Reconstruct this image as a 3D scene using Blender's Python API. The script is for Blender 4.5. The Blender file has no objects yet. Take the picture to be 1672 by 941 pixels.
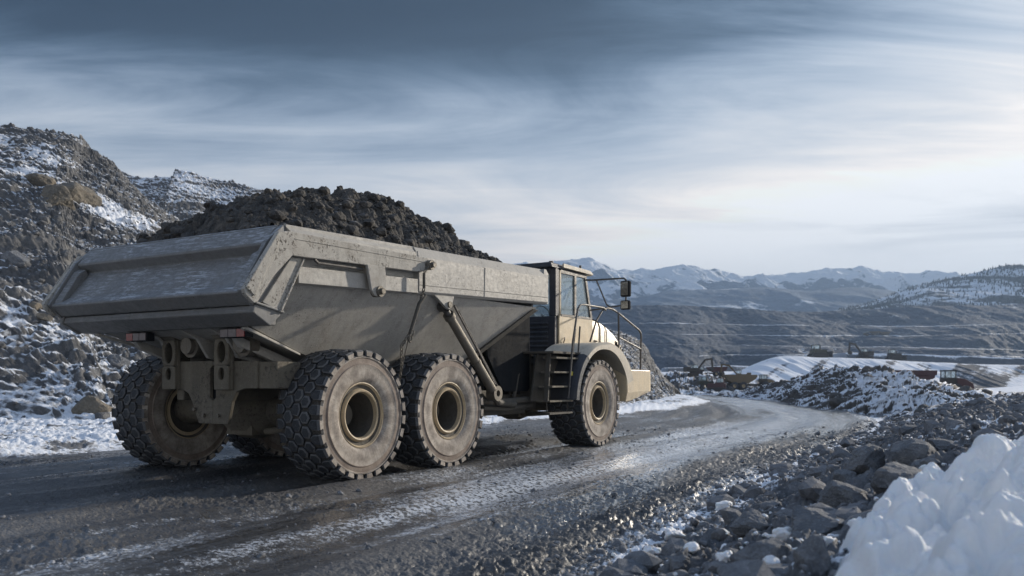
import bpy, math, random
import numpy as np
from mathutils import Vector
R = math.radians
random.seed(7); RNG = np.random.RandomState(11)
C = bpy.context.scene.collection
scn = bpy.context.scene

# ------------------------------------------------------------ camera, sky, sun, exposure
F_PX = 1440.0
cam = bpy.data.cameras.new('camera'); cam.sensor_width = 36; cam.lens = 36*F_PX/1672
cam.shift_y = 149.5/1672; cam.clip_start = .1; cam.clip_end = 30000
cam.dof.use_dof = True; cam.dof.focus_distance = 14.0; cam.dof.aperture_fstop = 2.0
co = bpy.data.objects.new('camera', cam); C.objects.link(co)
co.location = (0, 0, 1.42); co.rotation_euler = (R(90), 0, 0); scn.camera = co

SUN_AZ, SUN_EL = 52.0, 17.0          # degrees right of the view axis (+Y), degrees up
w = bpy.data.worlds.new('World'); scn.world = w; w.use_nodes = True
nt = w.node_tree; N = nt.nodes; L = nt.links; N.clear()
def wn(t, **k):
    n = N.new(t)
    for a, b in k.items(): setattr(n, a, b)
    return n
def wmath(op, a, b=None, clamp=False):
    n = wn('ShaderNodeMath', operation=op, use_clamp=clamp)
    for i, q in enumerate((a, b)):
        if q is None: continue
        if hasattr(q, 'links'): L.new(q, n.inputs[i])
        else: n.inputs[i].default_value = q
    return n.outputs[0]
out = wn('ShaderNodeOutputWorld'); bg = wn('ShaderNodeBackground'); L.new(bg.outputs[0], out.inputs[0])
sky = wn('ShaderNodeTexSky', sky_type='NISHITA'); sky.sun_disc = False
sky.sun_elevation = R(SUN_EL); sky.sun_rotation = R(SUN_AZ); sky.air_density = 1.2; sky.dust_density = 2.0
tc = wn('ShaderNodeTexCoord'); sep = wn('ShaderNodeSeparateXYZ'); L.new(tc.outputs['Generated'], sep.inputs[0])
zc = wmath('MAXIMUM', sep.outputs[2], 0.0)
# cloud sheet coordinates: direction projected on a flat layer, softened at the horizon
zz = wmath('ADD', zc, .13)
px = wmath('DIVIDE', sep.outputs[0], zz); py = wmath('DIVIDE', sep.outputs[1], zz)
cmb = wn('ShaderNodeCombineXYZ'); L.new(px, cmb.inputs[0]); L.new(py, cmb.inputs[1])
def cloud(rot, scl, scale, detail, rough, dist, off):
    m = wn('ShaderNodeMapping'); m.inputs['Rotation'].default_value = (0, 0, R(rot)); m.inputs['Scale'].default_value = scl
    m.inputs['Location'].default_value = off
    L.new(cmb.outputs[0], m.inputs[0])
    n = wn('ShaderNodeTexNoise'); n.inputs['Scale'].default_value = scale; n.inputs['Detail'].default_value = detail
    n.inputs['Roughness'].default_value = rough; n.inputs['Distortion'].default_value = dist
    L.new(m.outputs[0], n.inputs['Vector']); return n.outputs['Fac']
n1 = cloud(20, (.5, 1.0, 1), .55, 5, .5, .6, (3.1, .4, 0))
n2 = cloud(-38, (.55, 1.5, 1), 1.0, 9, .62, 1.6, (0, 5, 0))
n3 = cloud(35, (.3, 1.6, 1), .9, 6, .55, .4, (7, 2, 0))
sx, sy = math.sin(R(SUN_AZ-16)), math.cos(R(SUN_AZ-16))
az = wmath('ADD', wmath('MULTIPLY', sep.outputs[0], sx), wmath('MULTIPLY', sep.outputs[1], sy))
azp = wmath('POWER', wmath('MAXIMUM', az, 0.0), 3.0)
f = wmath('ADD', zc, wmath('MULTIPLY', wmath('SUBTRACT', n1, .5), .26))
f = wmath('ADD', f, wmath('MULTIPLY', wmath('SUBTRACT', n2, .5), .15))
phi = wmath('ADD', wmath('MULTIPLY', wmath('ARCTAN2', sep.outputs[0], sep.outputs[1]), 1/(2*math.pi)), .5)
sr = wn('ShaderNodeValToRGB'); L.new(phi, sr.inputs[0]); sr.color_ramp.interpolation = 'B_SPLINE'
pts_ = [(-180, .05), (-60, .03), (-30, .022), (-9, .010), (2, .040), (10, .085), (21, .11), (30, .135), (60, .17), (180, .05)]
E_ = sr.color_ramp.elements; E_[0].position = 0; E_[0].color = (.05, .05, .05, 1); E_[1].position = 1; E_[1].color = (.05, .05, .05, 1)
for d_, q_ in pts_[1:-1]:
    e = E_.new(d_/360+.5); e.color = (q_, q_, q_, 1)
n4 = cloud(-28, (.6, 1.9, 1), 2.0, 10, .66, 1.8, (4, 1, 0))
f = wmath('ADD', f, wmath('MULTIPLY', wmath('SUBTRACT', n4, .5), .035))
f = wmath('SUBTRACT', f, sr.outputs[0])
ramp = wn('ShaderNodeValToRGB'); L.new(f, ramp.inputs[0]); cr = ramp.color_ramp
cr.interpolation = 'B_SPLINE'
stops = [(0.0, (1.90, 1.62, 1.36)), (.06, (1.42, 1.25, 1.10)), (.115, (.86, .83, .80)), (.17, (.47, .54, .63)), (.215, (.22, .29, .39)), (.25, (.065, .115, .18)), (.29, (.0, .014, .036)), (.42, (.0, .012, .03)), (.56, (.19, .27, .42)), (.9, (.28, .37, .53))]
cr.elements[0].position, cr.elements[0].color = 0.0, (*stops[0][1], 1)
cr.elements[1].position, cr.elements[1].color = stops[-1][0], (*stops[-1][1], 1)
for p, c in stops[1:-1]:
    e = cr.elements.new(p); e.color = (*c, 1)
skm = wn('ShaderNodeMixRGB', blend_type='MULTIPLY'); skm.inputs[0].default_value = 1; L.new(sky.outputs[0], skm.inputs[1]); skm.inputs[2].default_value = (.055, .055, .055, 1)
mx = wn('ShaderNodeMixRGB'); L.new(skm.outputs[0], mx.inputs[1]); L.new(ramp.outputs[0], mx.inputs[2])
cov = wmath('ADD', .88, wmath('MULTIPLY', n3, .2), clamp=True); L.new(cov, mx.inputs[0])
# grey cloud bars low on the right
n5 = cloud(8, (.5, .9, 1), 1.1, 8, .6, 1.2, (1.5, 3.3, 0))
bar = wmath('MULTIPLY', wmath('SUBTRACT', n5, .42), 5.0, clamp=True)
bar = wmath('MULTIPLY', bar, wmath('MULTIPLY', wmath('SUBTRACT', phi, .515), 14.0, clamp=True))
lowb = wmath('MULTIPLY', bar, wmath('SUBTRACT', 1.0, wmath('MULTIPLY', wmath('ABSOLUTE', wmath('SUBTRACT', zc, .160)), 22.0), clamp=True), clamp=True)
mx2 = wn('ShaderNodeMixRGB'); L.new(mx.outputs[0], mx2.inputs[1]); mx2.inputs[2].default_value = (.30, .34, .40, 1)
L.new(wmath('MULTIPLY', lowb, .8), mx2.inputs[0])
L.new(mx2.outputs[0], bg.inputs[0]); bg.inputs[1].default_value = 1.0

sl = bpy.data.lights.new('sun', 'SUN'); sl.energy = 5.0; sl.angle = R(1.6); sl.color = (1.0, .90, .76)
so = bpy.data.objects.new('sun', sl); C.objects.link(so)
sd = Vector((math.sin(R(SUN_AZ))*math.cos(R(SUN_EL)), math.cos(R(SUN_AZ))*math.cos(R(SUN_EL)), math.sin(R(SUN_EL))))
so.rotation_euler = sd.to_track_quat('Z', 'Y').to_euler(); so.location = sd*50
scn.view_settings.view_transform = 'Standard'; scn.view_settings.look = 'None'
scn.view_settings.exposure = 0.42; scn.view_settings.gamma = 1; scn.view_settings.use_curve_mapping = False
scn.cycles.volume_bounces = 0; scn.cycles.max_bounces = 8; scn.cycles.transparent_max_bounces = 12

# ------------------------------------------------------------ tags
def tag(o, label=None, cat=None, group=None, kind=None):
    if label: o['label'] = label
    if cat: o['category'] = cat
    if group: o['group'] = group
    if kind: o['kind'] = kind
    return o
def empty(name, loc=(0, 0, 0), rz=0, sc=1):
    o = bpy.data.objects.new(name, None); C.objects.link(o); o.location = loc; o.rotation_euler = (0, 0, rz); o.scale = (sc,)*3
    o.empty_display_size = .2
    return o

# ------------------------------------------------------------ materials
class G:
    """small node-graph helper"""
    def __init__(s, name):
        s.m = bpy.data.materials.new(name); s.m.use_nodes = True; s.t = s.m.node_tree; s.t.nodes.clear()
        s.o = s.n('ShaderNodeOutputMaterial'); s.b = s.n('ShaderNodeBsdfPrincipled'); s.l(s.b.outputs[0], s.o.inputs[0])
        s.tc = s.n('ShaderNodeTexCoord'); s.P = s.tc.outputs['Object']
    def n(s, t, **k):
        n = s.t.nodes.new(t)
        for a, b in k.items(): setattr(n, a, b)
        return n
    def l(s, a, b): s.t.links.new(a, b)
    def put(s, q, i):
        if hasattr(q, 'links'): s.l(q, i)
        elif isinstance(q, (tuple, list)) and len(q) == 3 and i.type == 'RGBA': i.default_value = (*q, 1)
        else: i.default_value = q
    def math(s, op, a, b=0.0, clamp=False):
        n = s.n('ShaderNodeMath', operation=op, use_clamp=clamp); s.put(a, n.inputs[0]); s.put(b, n.inputs[1]); return n.outputs[0]
    def map(s, scale=(1, 1, 1), rot=(0, 0, 0)):
        m = s.n('ShaderNodeMapping'); s.l(s.P, m.inputs[0]); m.inputs['Scale'].default_value = scale; m.inputs['Rotation'].default_value = rot
        return m.outputs[0]
    def noise(s, scale, detail=4, rough=.55, vec=None, dist=0):
        n = s.n('ShaderNodeTexNoise'); s.l(vec or s.P, n.inputs['Vector']); n.inputs['Scale'].default_value = scale
        n.inputs['Detail'].default_value = detail; n.inputs['Roughness'].default_value = rough; n.inputs['Distortion'].default_value = dist
        return n.outputs['Fac']
    def vor(s, scale, feature='F1', vec=None, out='Distance'):
        n = s.n('ShaderNodeTexVoronoi', feature=feature); s.l(vec or s.P, n.inputs['Vector']); n.inputs['Scale'].default_value = scale
        return n.outputs[out]
    def range(s, v, a, b, c=0.0, d=1.0):
        n = s.n('ShaderNodeMapRange'); s.put(v, n.inputs[0])
        for i, q in enumerate((a, b, c, d)): n.inputs[i+1].default_value = q
        return n.outputs[0]
    def mix(s, f, a, b, mode='MIX'):
        n = s.n('ShaderNodeMixRGB', blend_type=mode); s.put(f, n.inputs[0]); s.put(a, n.inputs[1]); s.put(b, n.inputs[2]); return n.outputs[0]
    def bump(s, h, strength=.5, dist=.02, prev=None):
        n = s.n('ShaderNodeBump'); n.inputs['Strength'].default_value = strength; n.inputs['Distance'].default_value = dist
        s.put(h, n.inputs['Height'])
        if prev: s.l(prev, n.inputs['Normal'])
        return n.outputs[0]
    def attr(s, name):
        n = s.n('ShaderNodeAttribute'); n.attribute_name = name; return n.outputs['Fac']
    def nz(s):
        g = s.n('ShaderNodeNewGeometry'); q = s.n('ShaderNodeSeparateXYZ'); s.l(g.outputs['Normal'], q.inputs[0]); return q.outputs[2]
    def fin(s, col, rough, metal=0.0, normal=None, spec=.5):
        s.put(col, s.b.inputs['Base Color']); s.put(rough, s.b.inputs['Roughness']); s.put(metal, s.b.inputs['Metallic'])
        s.b.inputs['Specular IOR Level'].default_value = spec
        if normal: s.l(normal, s.b.inputs['Normal'])
        return s.m

def dirty_paint(name, base, dust=(.27, .24, .20), amount=.55, rough=.6, frost=0.0, splat=.5, sc=1.0, metal=0.0):
    g = G(name)
    big = g.noise(1.3*sc, 6, .6); fine = g.noise(14*sc, 6, .65); streak = g.noise(3*sc, 5, .6, g.map((1.5, 1.5, .22)))
    f = g.range(g.math('ADD', g.math('MULTIPLY', big, .6), g.math('MULTIPLY', streak, .5)), .45-.35*amount, .80-.2*amount)
    col = g.mix(g.math('MULTIPLY', f, .85), base, dust)
    col = g.mix(g.range(fine, .35, .7, 0, .30), col, tuple(c*.62 for c in dust))
    th = .60 if splat < 1.2 else .545
    spots = g.range(g.noise(38*sc if splat < 1.2 else 24*sc, 4, .65), th, th+.07)
    patch = g.range(g.noise(2.1*sc, 3, .5), .42, .62)
    sp = g.math('MULTIPLY', g.math('MULTIPLY', spots, patch), splat)
    col = g.mix(sp, col, (.085, .075, .065))
    runs = g.range(g.noise(1.0*sc, 6, .65, g.map((7, 7, .6))), .54, .70, 0, .45*min(1, amount*1.8))
    col = g.mix(runs, col, tuple(c*.42 for c in dust))
    stain = g.range(g.noise(.9*sc, 7, .7), .54, .66, 0, .5*amount)
    col = g.mix(stain, col, (.16, .125, .09))
    scr = g.range(g.noise(9*sc, 3, .5, g.map((.25, 1, 5))), .64, .68, 0, .35*amount)
    col = g.mix(scr, col, tuple(min(1, c*1.35) for c in dust))
    col = g.mix(g.math('MULTIPLY', g.range(g.noise(90*sc, 2, .5), .62, .7), .35), col, tuple(min(1, c*1.9) for c in dust))
    if frost:
        up = g.range(g.nz(), .25, .8)
        sa = g.range(g.noise(16*sc, 4, .6, g.map((1, .22, 2.2), (R(30), 0, 0))), .52, .64); sb = g.range(g.noise(24*sc, 5, .7, g.map((1, .3, 1), (R(-35), 0, 0))), .52, .66)
        pt = g.range(g.noise(1.6*sc, 5, .65), .40, .62, .10, 1)
        fr = g.math('MULTIPLY', g.math('MULTIPLY', g.math('MAXIMUM', sa, sb), pt), up)
        fr = g.math('MULTIPLY', fr, frost)
        col = g.mix(fr, col, (.62, .66, .72))
    nb = g.bump(fine, .35, .012); nb = g.bump(sp, .6, .012, nb)
    nb = g.bump(g.noise(2.0*sc, 2, .4), .25, .03, nb)
    return g.fin(col, g.range(fine, .3, .7, rough-.12, rough+.2), metal, nb, .35)

M = {}
M['bin'] = dirty_paint('bin_steel', (.29, .285, .272), (.41, .39, .355), .6, .55, .0, .9)
M['gate'] = dirty_paint('gate_steel', (.135, .14, .147), (.21, .21, .207), .45, .48, .85, 1.0)
M['arm'] = dirty_paint('arm_mud', (.35, .335, .31), (.43, .41, .37), .6, .8, .0, 1.25, 1.3)
M['chassis'] = dirty_paint('chassis_dirt', (.085, .077, .062), (.19, .17, .135), .45, .8, .0, 1.3)
M['cream'] = dirty_paint('cream_paint', (.66, .53, .34), (.46, .39, .29), .15, .38, .0, .25, 2)
M['fender'] = dirty_paint('fender_paint', (.60, .52, .39), (.40, .37, .32), .45, .5, .0, .4, 2)
M['navy'] = dirty_paint('dark_plastic', (.018, .023, .035), (.06, .062, .07), .25, .42, .0, .2, 2)
M['guard'] = dirty_paint('guard_rubber', (.012, .014, .018), (.03, .03, .03), .0, .85, .0, .3, 2)
M['rim'] = dirty_paint('rim_paint', (.50, .385, .23), (.40, .33, .235), .5, .5, .0, .6, 3)
M['rail'] = dirty_paint('rail_steel', (.035, .035, .038), (.15, .14, .13), .3, .45, .0, .2, 4, .3)
M['steel'] = dirty_paint('worn_steel', (.13, .12, .105), (.19, .17, .14), .5, .55, .0, .8, 3, .4)
M['darksteel'] = dirty_paint('dark_steel', (.05, .047, .042), (.11, .10, .085), .5, .75, .0, .4, 2)
def rubber(name, base, dust, a):
    g = G(name); f = g.range(g.noise(7, 7, .7), .38, .68); fine = g.noise(60, 4, .6)
    col = g.mix(g.math('MULTIPLY', f, a), base, dust)
    col = g.mix(g.range(fine, .55, .75, 0, .5), col, tuple(min(1, c*1.5) for c in dust))
    return g.fin(col, g.range(f, 0, 1, .55, .9), 0, g.bump(fine, .8, .012, g.bump(f, .6, .03)), .4)
M['guard'].node_tree.nodes['Principled BSDF'].inputs['Specular IOR Level'].default_value = .08
M['tread'] = rubber('tread_rubber', (.026, .030, .037), (.105, .108, .115), .45)
M['groove'] = rubber('mud_in_grooves', (.04, .038, .036), (.10, .09, .08), .7)
M['edge'] = rubber('worn_lug_edge', (.10, .105, .115), (.20, .20, .20), .6)
g = G('dusty_sidewall')
sp = g.n('ShaderNodeSeparateXYZ'); g.l(g.P, sp.inputs[0])
rad = g.math('SQRT', g.math('ADD', g.math('POWER', sp.outputs[0], 2.0), g.math('POWER', sp.outputs[2], 2.0)))
f = g.noise(6, 7, .65); fine = g.noise(45, 4, .6)
col = g.mix(g.range(f, .35, .65), (.20, .172, .15), (.44, .395, .345))
ang = g.math('ARCTAN2', sp.outputs[0], sp.outputs[2])
cm = g.n('ShaderNodeCombineXYZ'); g.l(g.math('MULTIPLY', ang, 9.0), cm.inputs[0]); g.l(g.math('MULTIPLY', rad, 2.2), cm.inputs[1])
rays = g.noise(3.0, 5, .7, cm.outputs[0])
col = g.mix(g.math('MULTIPLY', g.range(rays, .48, .70), .42), col, (.13, .12, .11))
ringm = g.math('MULTIPLY', g.range(rad, .70, .71), g.range(rad, .80, .79))
col = g.mix(g.math('MULTIPLY', ringm, .5), col, (.16, .11, .085))
col = g.mix(g.range(fine, .62, .7, 0, .5), col, (.07, .06, .055))
M['sidewall'] = g.fin(col, .85, 0, g.bump(fine, .4, .008, g.bump(rays, .3, .01)), .3)

g = G('cab_glass')
tr = g.n('ShaderNodeBsdfTransparent'); tr.inputs[0].default_value = (.80, .88, .90, 1)
gl = g.n('ShaderNodeBsdfGlossy'); gl.inputs[1].default_value = .03 if False else .05
gl.inputs['Color'].default_value = (.9, .95, 1, 1)
df = g.n('ShaderNodeBsdfDiffuse'); df.inputs[0].default_value = (.66, .76, .78, 1)
fr = g.n('ShaderNodeFresnel'); fr.inputs[0].default_value = 1.5
m1 = g.n('ShaderNodeMixShader'); g.l(g.math('ADD', fr.outputs[0], .06), m1.inputs[0]); g.l(tr.outputs[0], m1.inputs[1]); g.l(gl.outputs[0], m1.inputs[2])
m2 = g.n('ShaderNodeMixShader'); g.l(g.range(g.noise(3, 4), .4, .8, .22, .45), m2.inputs[0]); g.l(m1.outputs[0], m2.inputs[1]); g.l(df.outputs[0], m2.inputs[2])
g.l(m2.outputs[0], g.o.inputs[0]); M['glass'] = g.m
def plain(name, col, rough=.6, metal=0, nscale=20):
    g = G(name); n = g.noise(nscale, 4); c = g.mix(g.range(n, .35, .65), tuple(q*.7 for q in col), col)
    return g.fin(c, rough, metal, g.bump(n, .2, .01))
M['red_lens'] = plain('red_lens', (.24, .022, .018), .3); M['clear_lens'] = plain('grey_lens', (.11, .085, .09), .35)
M['mirror'] = plain('mirror_glass', (.45, .48, .5), .1, 1.0); M['yellow_tag'] = plain('yellow_tag', (.6, .5, .06), .5)
M['far_red'] = dirty_paint('red_paint', (.085, .03, .032), (.09, .06, .06), .3, .6); M['far_yellow'] = dirty_paint('yellow_paint', (.14, .10, .05), (.13, .11, .08), .3, .6)
M['far_dark'] = plain('sooty_steel', (.045, .04, .035)); M['seat'] = plain('seat_cloth', (.05, .055, .06), .9)
M['far_green'] = plain('olive_paint', (.07, .068, .05)); M['far_grey'] = plain('grey_paint', (.20, .22, .25))

def rock_snow(name, cols, snowcol=(.80, .83, .88), sc=1.0, bumpd=.03, att=True, upn=0.0, rough=.85, snow_edge=(.42, .55), extra=1.0):
    g = G(name)
    a = g.noise(.35*sc, 6, .6); b = g.noise(3.5*sc, 7, .65); c = g.noise(22*sc, 5, .65)
    v = g.vor(4.5*sc, 'F1', None, 'Color'); vs = g.n('ShaderNodeSeparateColor'); g.l(v, vs.inputs[0])
    col = g.mix(g.range(a, .38, .62), cols[0], cols[1])
    col = g.mix(g.range(b, .5, .72), col, cols[2])
    col = g.mix(g.math('MULTIPLY', vs.outputs[0], .5), col, tuple(q*.45 for q in cols[0]))
    col = g.mix(g.range(c, .52, .75, 0, .6), col, tuple(min(1, q*1.7) for q in cols[1]))
    s = g.attr('snow') if att else 0.0
    s = g.math('ADD', s, g.math('MULTIPLY', g.math('SUBTRACT', g.noise(6*sc, 8, .7), .5), .75*extra))
    s = g.math('ADD', s, g.math('MULTIPLY', g.math('SUBTRACT', g.noise(1.4*sc, 5, .6), .5), .5*extra))
    if upn: s = g.math('ADD', s, g.math('MULTIPLY', g.math('SUBTRACT', g.nz(), .72), upn))
    m = g.range(s, *snow_edge)
    col = g.mix(m, col, snowcol)
    nb = g.bump(b, .6, bumpd*3); nb = g.bump(c, .7, bumpd, nb); nb = g.bump(m, .35, bumpd, nb)
    return g.fin(col, g.range(m, 0, 1, rough, .7), 0, nb, .3)
DARK = [(.12, .126, .138), (.165, .17, .18), (.21, .20, .19)]
M['hill'] = rock_snow('hill_rubble', [(.095, .098, .105), (.155, .155, .155), (.215, .205, .19)], upn=1.1, extra=1.25, sc=1.4, snow_edge=(.40, .74))
M['berm'] = rock_snow('berm_gravel', DARK, upn=.7, sc=2, bumpd=.012)
M['heap'] = rock_snow('heap_rubble', [(.085, .082, .080), (.12, .115, .11), (.16, .14, .12)], upn=.8)
M['load'] = rock_snow('load_rubble', [(.060, .058, .056), (.108, .102, .095), (.18, .16, .138)], sc=2.2, upn=.7, att=False, snow_edge=(.20, .42))
M['gravel'] = rock_snow('gravel_stones', [(.16, .17, .185), (.22, .225, .24), (.28, .27, .265)], sc=3, upn=.9, att=False, bumpd=.01, snow_edge=(.36, .60))
M['boulder'] = rock_snow('boulder_rock', [(.16, .17, .185), (.215, .222, .235), (.26, .255, .25)], sc=2.5, upn=.7, att=False, bumpd=.02, snow_edge=(.46, .6))
M['boulder_brown'] = rock_snow('brown_boulder_rock', [(.13, .118, .098), (.19, .168, .135), (.25, .21, .165)], sc=.8, upn=.5, att=False, snow_edge=(.46, .6))
M['pit'] = rock_snow('pit_rock_hazed', [(.060, .075, .108), (.085, .108, .142), (.105, .115, .13)], sc=.06, bumpd=1.0, upn=.25, extra=1.2)  # blue of the distance haze is mixed into these rock colours
M['spoil'] = rock_snow('spoil_snow', [(.07, .08, .10), (.11, .12, .135), (.14, .135, .13)], sc=.3, bumpd=.1, extra=.8)
M['mount'] = rock_snow('mountain_rock_hazed', [(.11, .155, .23), (.14, .185, .25), (.16, .19, .24)], sc=.012, bumpd=3, extra=.8)  # rock tinted pale blue: distance haze put into the colour
M['forest_ground'] = rock_snow('forest_slope', [(.05, .055, .06), (.07, .07, .07), (.085, .08, .075)], sc=.02, bumpd=1)
g = G('snow'); c = g.noise(45, 8, .72); b2 = g.noise(4, 5, .6)
M['snow'] = g.fin(g.mix(g.range(g.noise(70, 4, .6), .66, .74, 0, .6), g.mix(g.range(b2, .4, .7), (.97, .97, .97), (.92, .94, .96)), (.35, .34, .33)), .7, 0, g.bump(c, .6, .02, g.bump(b2, .3, .03)), .3)
M['snow'].node_tree.nodes['Principled BSDF'].inputs['Subsurface Weight'].default_value = .25
M['snow'].node_tree.nodes['Principled BSDF'].inputs['Subsurface Radius'].default_value = (.03, .04, .05)

# road: mud, gravel chips, ice film, wet patches
g = G('haul_road_mud')
a = g.noise(1.1, 6, .6); b = g.noise(9, 7, .68); c = g.noise(55, 4, .65)
v = g.vor(26, 'F1', None, 'Color'); vs = g.n('ShaderNodeSeparateColor'); g.l(v, vs.inputs[0])
col = g.mix(g.range(a, .38, .62), (.065, .067, .072), (.125, .120, .112))
col = g.mix(g.range(b, .50, .72), col, (.21, .195, .175))
col = g.mix(g.math('MULTIPLY', vs.outputs[0], .45), col, (.035, .036, .04))
col = g.mix(g.range(c, .58, .72, 0, .5), col, (.24, .23, .22))
sk = g.math('ADD', g.attr('streak'), g.math('MULTIPLY', g.math('SUBTRACT', g.noise(5, 7, .7), .5), .25))
col = g.mix(g.range(sk, .40, .56, .62, 0), col, (.022, .022, .024))
wet = g.range(g.math('ADD', g.attr('wet'), g.math('MULTIPLY', g.math('SUBTRACT', b, .5), .8)), .40, .60)
col = g.mix(g.math('MULTIPLY', wet, .65), col, (.030, .031, .034))
s = g.math('ADD', g.attr('snow'), g.math('MULTIPLY', g.math('SUBTRACT', g.noise(7, 9, .75), .5), 1.0))
s = g.math('ADD', s, g.math('MULTIPLY', g.math('SUBTRACT', g.noise(40, 5, .7), .5), 1.0))
m = g.range(s, .42, .66)
chip = g.range(g.math('ADD', vs.outputs[1], g.math('MULTIPLY', g.math('SUBTRACT', g.noise(16, 6, .7), .5), 2.2)), .52, .66, 1.0, .12)
m = g.math('MULTIPLY', m, chip)
col = g.mix(g.range(g.vor(70, 'F1'), .0, .22, .6, 0), col, (.04, .04, .043))
col = g.mix(m, col, (.60, .64, .70))
nb = g.bump(b, .4, .03); nb = g.bump(c, .5, .01, nb); nb = g.bump(g.vor(34), .55, .012, nb); nb = g.bump(g.vor(14), .35, .02, nb)
for n_ in g.t.nodes:
    if n_.type == 'BUMP': g.l(g.math('MULTIPLY', g.range(wet, 0, 1, 1.25, .30), n_.inputs['Strength'].default_value), n_.inputs['Strength'])
M['road'] = g.fin(col, g.math('SUBTRACT', g.range(m, 0, 1, .52, .42), g.math('MULTIPLY', wet, .34)), 0, nb, .7)
g.put(g.math('ADD', .12, g.math('MULTIPLY', g.range(g.math('ADD', g.attr('wet'), g.math('MULTIPLY', g.math('SUBTRACT', a, .5), 1.2)), .30, .55), g.range(sk, .40, .60, .12, .95))), g.b.inputs['Coat Weight'])
g.b.inputs['Coat Roughness'].default_value = .16; g.l(g.bump(g.noise(30, 5, .65), .45, .012, g.bump(b, .6, .025, g.bump(sk, .9, .10))), g.b.inputs['Coat Normal'])

# ------------------------------------------------------------ numeric noise
def h2(ix, iy, s):
    n = (ix.astype(np.int64)*374761393 + iy.astype(np.int64)*668265263 + s*1442695041) & 0xffffffff
    n = ((n ^ (n >> 13))*1274126177) & 0xffffffff
    n = ((n ^ (n >> 16))*2246822519) & 0xffffffff
    return ((n ^ (n >> 15)) & 0xffffff)/float(0xffffff)
def vn(x, y, s=0):
    ix = np.floor(x); iy = np.floor(y); fx = x-ix; fy = y-iy
    fx = fx*fx*(3-2*fx); fy = fy*fy*(3-2*fy)
    a = h2(ix, iy, s); b = h2(ix+1, iy, s); c = h2(ix, iy+1, s); d = h2(ix+1, iy+1, s)
    return (a*(1-fx)+b*fx)*(1-fy)+(c*(1-fx)+d*fx)*fy
def fbm(x, y, o=4, s=0, r=.5):
    t = 0; a = 1; n = 0
    for k in range(o):
        t = t+a*vn(x, y, s+k*17); n += a; a *= r
        x, y = (x*1.6-y*1.2)+13.7, (x*1.2+y*1.6)+7.1
    return t/n
def ridged(x, y, o=5, s=0):
    t = 0; a = 1; n = 0
    for k in range(o):
        t = t+a*(1-np.abs(2*vn(x, y, s+k*31)-1))**2; n += a; a *= .5
        x, y = (x*1.6-y*1.2)+3.7, (x*1.2+y*1.6)+17.1
    return t/n
def rubble(x, y, s=0, tilt=.9):
    """height of broken stones, one tilted flat-topped stone per cell (cell size 1)"""
    ix = np.floor(x); iy = np.floor(y)
    f1 = np.full(x.shape, 9.); f2 = np.full(x.shape, 9.); hh = np.zeros(x.shape)
    for dx in (-1, 0, 1):
        for dy in (-1, 0, 1):
            cx = ix+dx; cy = iy+dy
            ax = x-(cx+h2(cx, cy, s)); ay = y-(cy+h2(cx, cy, s+1))
            d = np.hypot(ax, ay)
            r = h2(cx, cy, s+2)
            h = r*.8 + ((h2(cx, cy, s+3)-.5)*ax + (h2(cx, cy, s+4)-.5)*ay)*2*tilt
            new = d < f1
            f2 = np.where(new, f1, np.minimum(f2, d)); hh = np.where(new, h, hh); f1 = np.where(new, d, f1)
    e = np.clip((f2-f1)/.22, 0, 1)
    return hh*(.35+.65*e) + .25*e
def sm(a, b, x):
    t = np.clip((x-a)/(b-a), 0, 1); return t*t*(3-2*t)

# ------------------------------------------------------------ mesh helpers
def raw_mesh(name, V, Fq, mats, attrs=None, smooth=True, parent=None, mi=None, tri=False):
    me = bpy.data.meshes.new(name); V = np.ascontiguousarray(V, dtype=np.float32).reshape(-1, 3); Fq = np.asarray(Fq, dtype=np.int32)
    k = Fq.shape[1]
    me.vertices.add(len(V)); me.vertices.foreach_set('co', V.ravel())
    me.loops.add(Fq.size); me.loops.foreach_set('vertex_index', Fq.ravel())
    me.polygons.add(len(Fq)); me.polygons.foreach_set('loop_start', np.arange(0, Fq.size, k, dtype=np.int32))
    me.polygons.foreach_set('use_smooth', np.full(len(Fq), smooth))
    if mi is not None: me.polygons.foreach_set('material_index', np.asarray(mi, dtype=np.int32))
    for m in (mats if isinstance(mats, (list, tuple)) else [mats]): me.materials.append(m)
    for k2, v in (attrs or {}).items():
        at = me.attributes.new(k2, 'FLOAT', 'POINT'); at.data.foreach_set('value', np.ascontiguousarray(v, dtype=np.float32).ravel())
    me.update(calc_edges=True); me.validate()
    o = bpy.data.objects.new(name, me); C.objects.link(o)
    if parent: o.parent = parent
    return o
def grid_faces(nu, nv, wrap=False):
    i = np.arange(nu*nv).reshape(nu, nv)
    a = i[:-1, :-1]; b = i[1:, :-1]; c = i[1:, 1:]; d = i[:-1, 1:]
    f = np.stack([a, d, c, b], -1).reshape(-1, 4)
    if wrap:
        a = i[:-1, -1]; b = i[1:, -1]; c = i[1:, 0]; d = i[:-1, 0]
        f = np.vstack([f, np.stack([a, d, c, b], -1).reshape(-1, 4)])
    return f

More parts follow.
